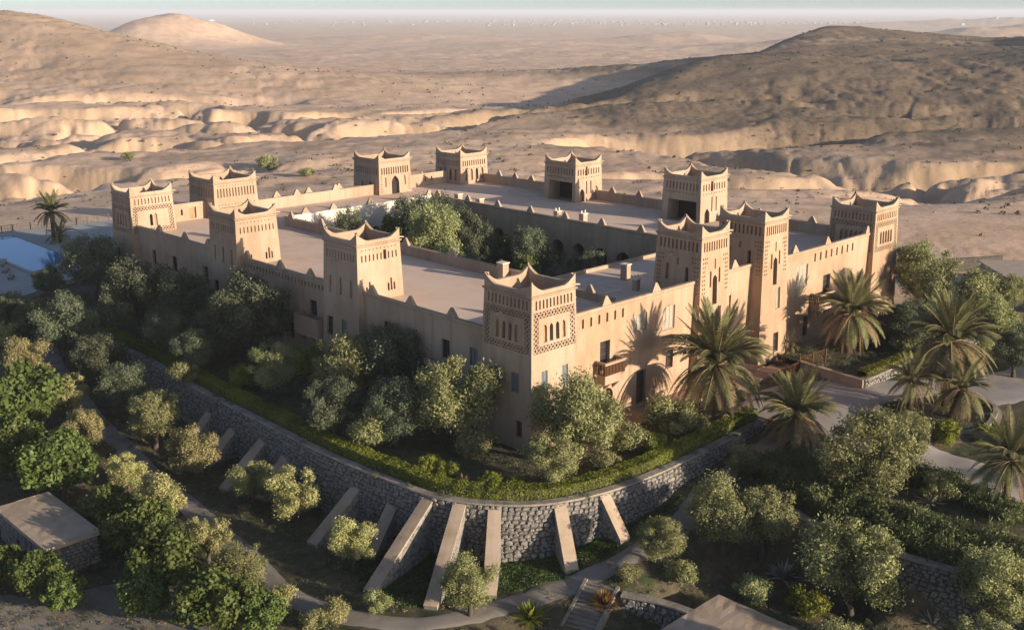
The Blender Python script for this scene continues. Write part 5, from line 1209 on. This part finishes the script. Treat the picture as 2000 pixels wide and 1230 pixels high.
# ------------------------------------------------------------------ far desert: scrub, houses, town, air
def on_ground(px, py, t0=150, t1=9000):
    r = ray(px, py); t = np.exp(np.linspace(math.log(t0), math.log(t1), 2500)); z = gz(CAM.x+r.x*t, CAM.y+r.y*t); hit = CAM.z+r.z*t <= z
    i = int(np.argmax(hit)) if hit.any() else len(t)-1; return Vector((CAM.x+r.x*t[i], CAM.y+r.y*t[i], float(z[i])))
rg = np.random.RandomState(99)
nsc = 6500; v_ = 190*np.exp(rg.rand(nsc)*math.log(1000/190)); u_ = (rg.rand(nsc)*2-1)*v_*.55
x_ = CAM.x+FH.x*v_+RT.x*u_; y_ = CAM.y+FH.y*v_+RT.y*u_; dens = fbm(x_/60, y_/60, 3, 88)
kp = (rg.rand(nsc) < np.clip(.35+.7*dens, .04, 1)) & (np.hypot(x_-30, y_-45) > 95) & ~((x_ < 34) & (y_ < 150) & (x_ > -40))
x_, y_, v_ = x_[kp], y_[kp], v_[kp]; k_ = len(x_); per = 9; c_ = np.repeat(np.arange(k_), per); Rr = (.22+.5*rg.rand(k_)**2)*(1+v_/700); d_ = rg.normal(size=(k_*per,3)); d_ /= np.linalg.norm(d_, axis=1)[:,None]; d_[:,2] = np.abs(d_[:,2])
z_ = gz(x_, y_); Pp = np.stack([x_[c_]+d_[:,0]*Rr[c_]*.7, y_[c_]+d_[:,1]*Rr[c_]*.7, z_[c_]+d_[:,2]*Rr[c_]*.7], 1)
tag(link('desert_scrub', leaf_mesh('desert_scrub', Pp, d_+.5*rg.normal(size=d_.shape), (Rr*.8)[c_], .7, rg.rand(k_*per), M['scrub'])), 'low dry scrub dotted over the desert', 'scrub', kind='stuff')
def flat_house(name, p, w, d, h, rz, label, m, parts=1, group=None):
    r = empty(name, p, rz); tag(r, label, 'building', group); q = MB(); q.box(-w/2, w/2, -d/2, d/2, -2, h); q.build('wall', m, r); q = MB(); q.box(-w/2-.2, w/2+.2, -d/2-.2, d/2+.2, h, h+.3); q.build('roof', m, r)
    for i in range(3): q = MB(); u = -w/2+w*(i+.5)/3; q.box(u-w*.06, u+w*.06, -d/2-.06, -d/2+.1, h*.4, h*.75); q.build('window', M['dark'], r)
flat_house('farmhouse', on_ground(1880, 50), 26, 12, 8, .6, 'white farmhouse on a ridge near the right horizon', M['white']); flat_house('farmhouse', on_ground(1945, 37), 30, 14, 7, .3, 'small pale house near the right frame edge on the horizon', M['white'])
flat_house('compound', on_ground(412, 36), 60, 20, 10, .5, 'pale walled compound on the left horizon beside the cone hill', M['white'])
tw = MB(); rt2 = random.Random(4)
for i in range(260):
    v = rt2.uniform(5600, 9500); u = rt2.gauss(700, 1300)
    if abs(u) > v*.5: continue
    x, y = CAM.x+FH.x*v+RT.x*u, CAM.y+FH.y*v+RT.y*u; s = rt2.uniform(4, 12); z = g1(x, y); tw.box(x-s, x+s, y-s*.7, y+s*.7, z-3, z+rt2.uniform(3, 7))
tag(tw.build('distant_town', M['townwall']), 'pale distant town spread along the horizon', 'town', kind='stuff')
# low building, wall and plantings at the right edge beyond the trees
p = onz(1990, 546, 2.0); flat_house('low_building', (p.x+3, p.y-2, -1), 20, 10, 3.0, .75, 'low building with a pale flat roof at the right frame edge', M['canvas'])
p = onz(1880, 520, 0); q = MB(); q.bar((p.x-9, p.y+7, -.2), (p.x+7, p.y-3, -.2), .5, 2.4); tag(q.build('shaded_wall', M['mortar']), 'dark bar for the shade of a wall beyond the trees at the right', 'wall')  # dark material stands in for the strip of shade at a wall
pt2 = on_ground(525, 335); plant('bush', 0, 0, 0, 'lone desert bush behind the back wing', 'desert bushes', 1.0, (pt2.x, pt2.y, 3.2)); pt2 = on_ground(600, 345); plant('bush', 0, 0, 0, 'low desert bush right of the lone one behind the back wing', 'desert bushes', .7, (pt2.x, pt2.y, 2.6)); pt2 = on_ground(250, 312); plant('bush', 0, 0, 0, 'small desert bush by the gully at the left', 'desert bushes', .7, (pt2.x, pt2.y, 2.4))
# the air
hz = MB(); hz.box(-60000, 60000, -60000, 60000, -130, 62); hm = bpy.data.materials.new('haze'); hm.use_nodes = True; hn = hm.node_tree; hn.nodes.clear()
pv = hn.nodes.new('ShaderNodeVolumePrincipled'); pv.inputs['Color'].default_value = (.93,.95,1.0,1); pv.inputs['Density'].default_value = 1.0e-4; pv.inputs['Anisotropy'].default_value = .0
ho = hn.nodes.new('ShaderNodeOutputMaterial'); hn.links.new(pv.outputs[0], ho.inputs['Volume'])
tag(hz.build('haze', hm), kind='stuff')
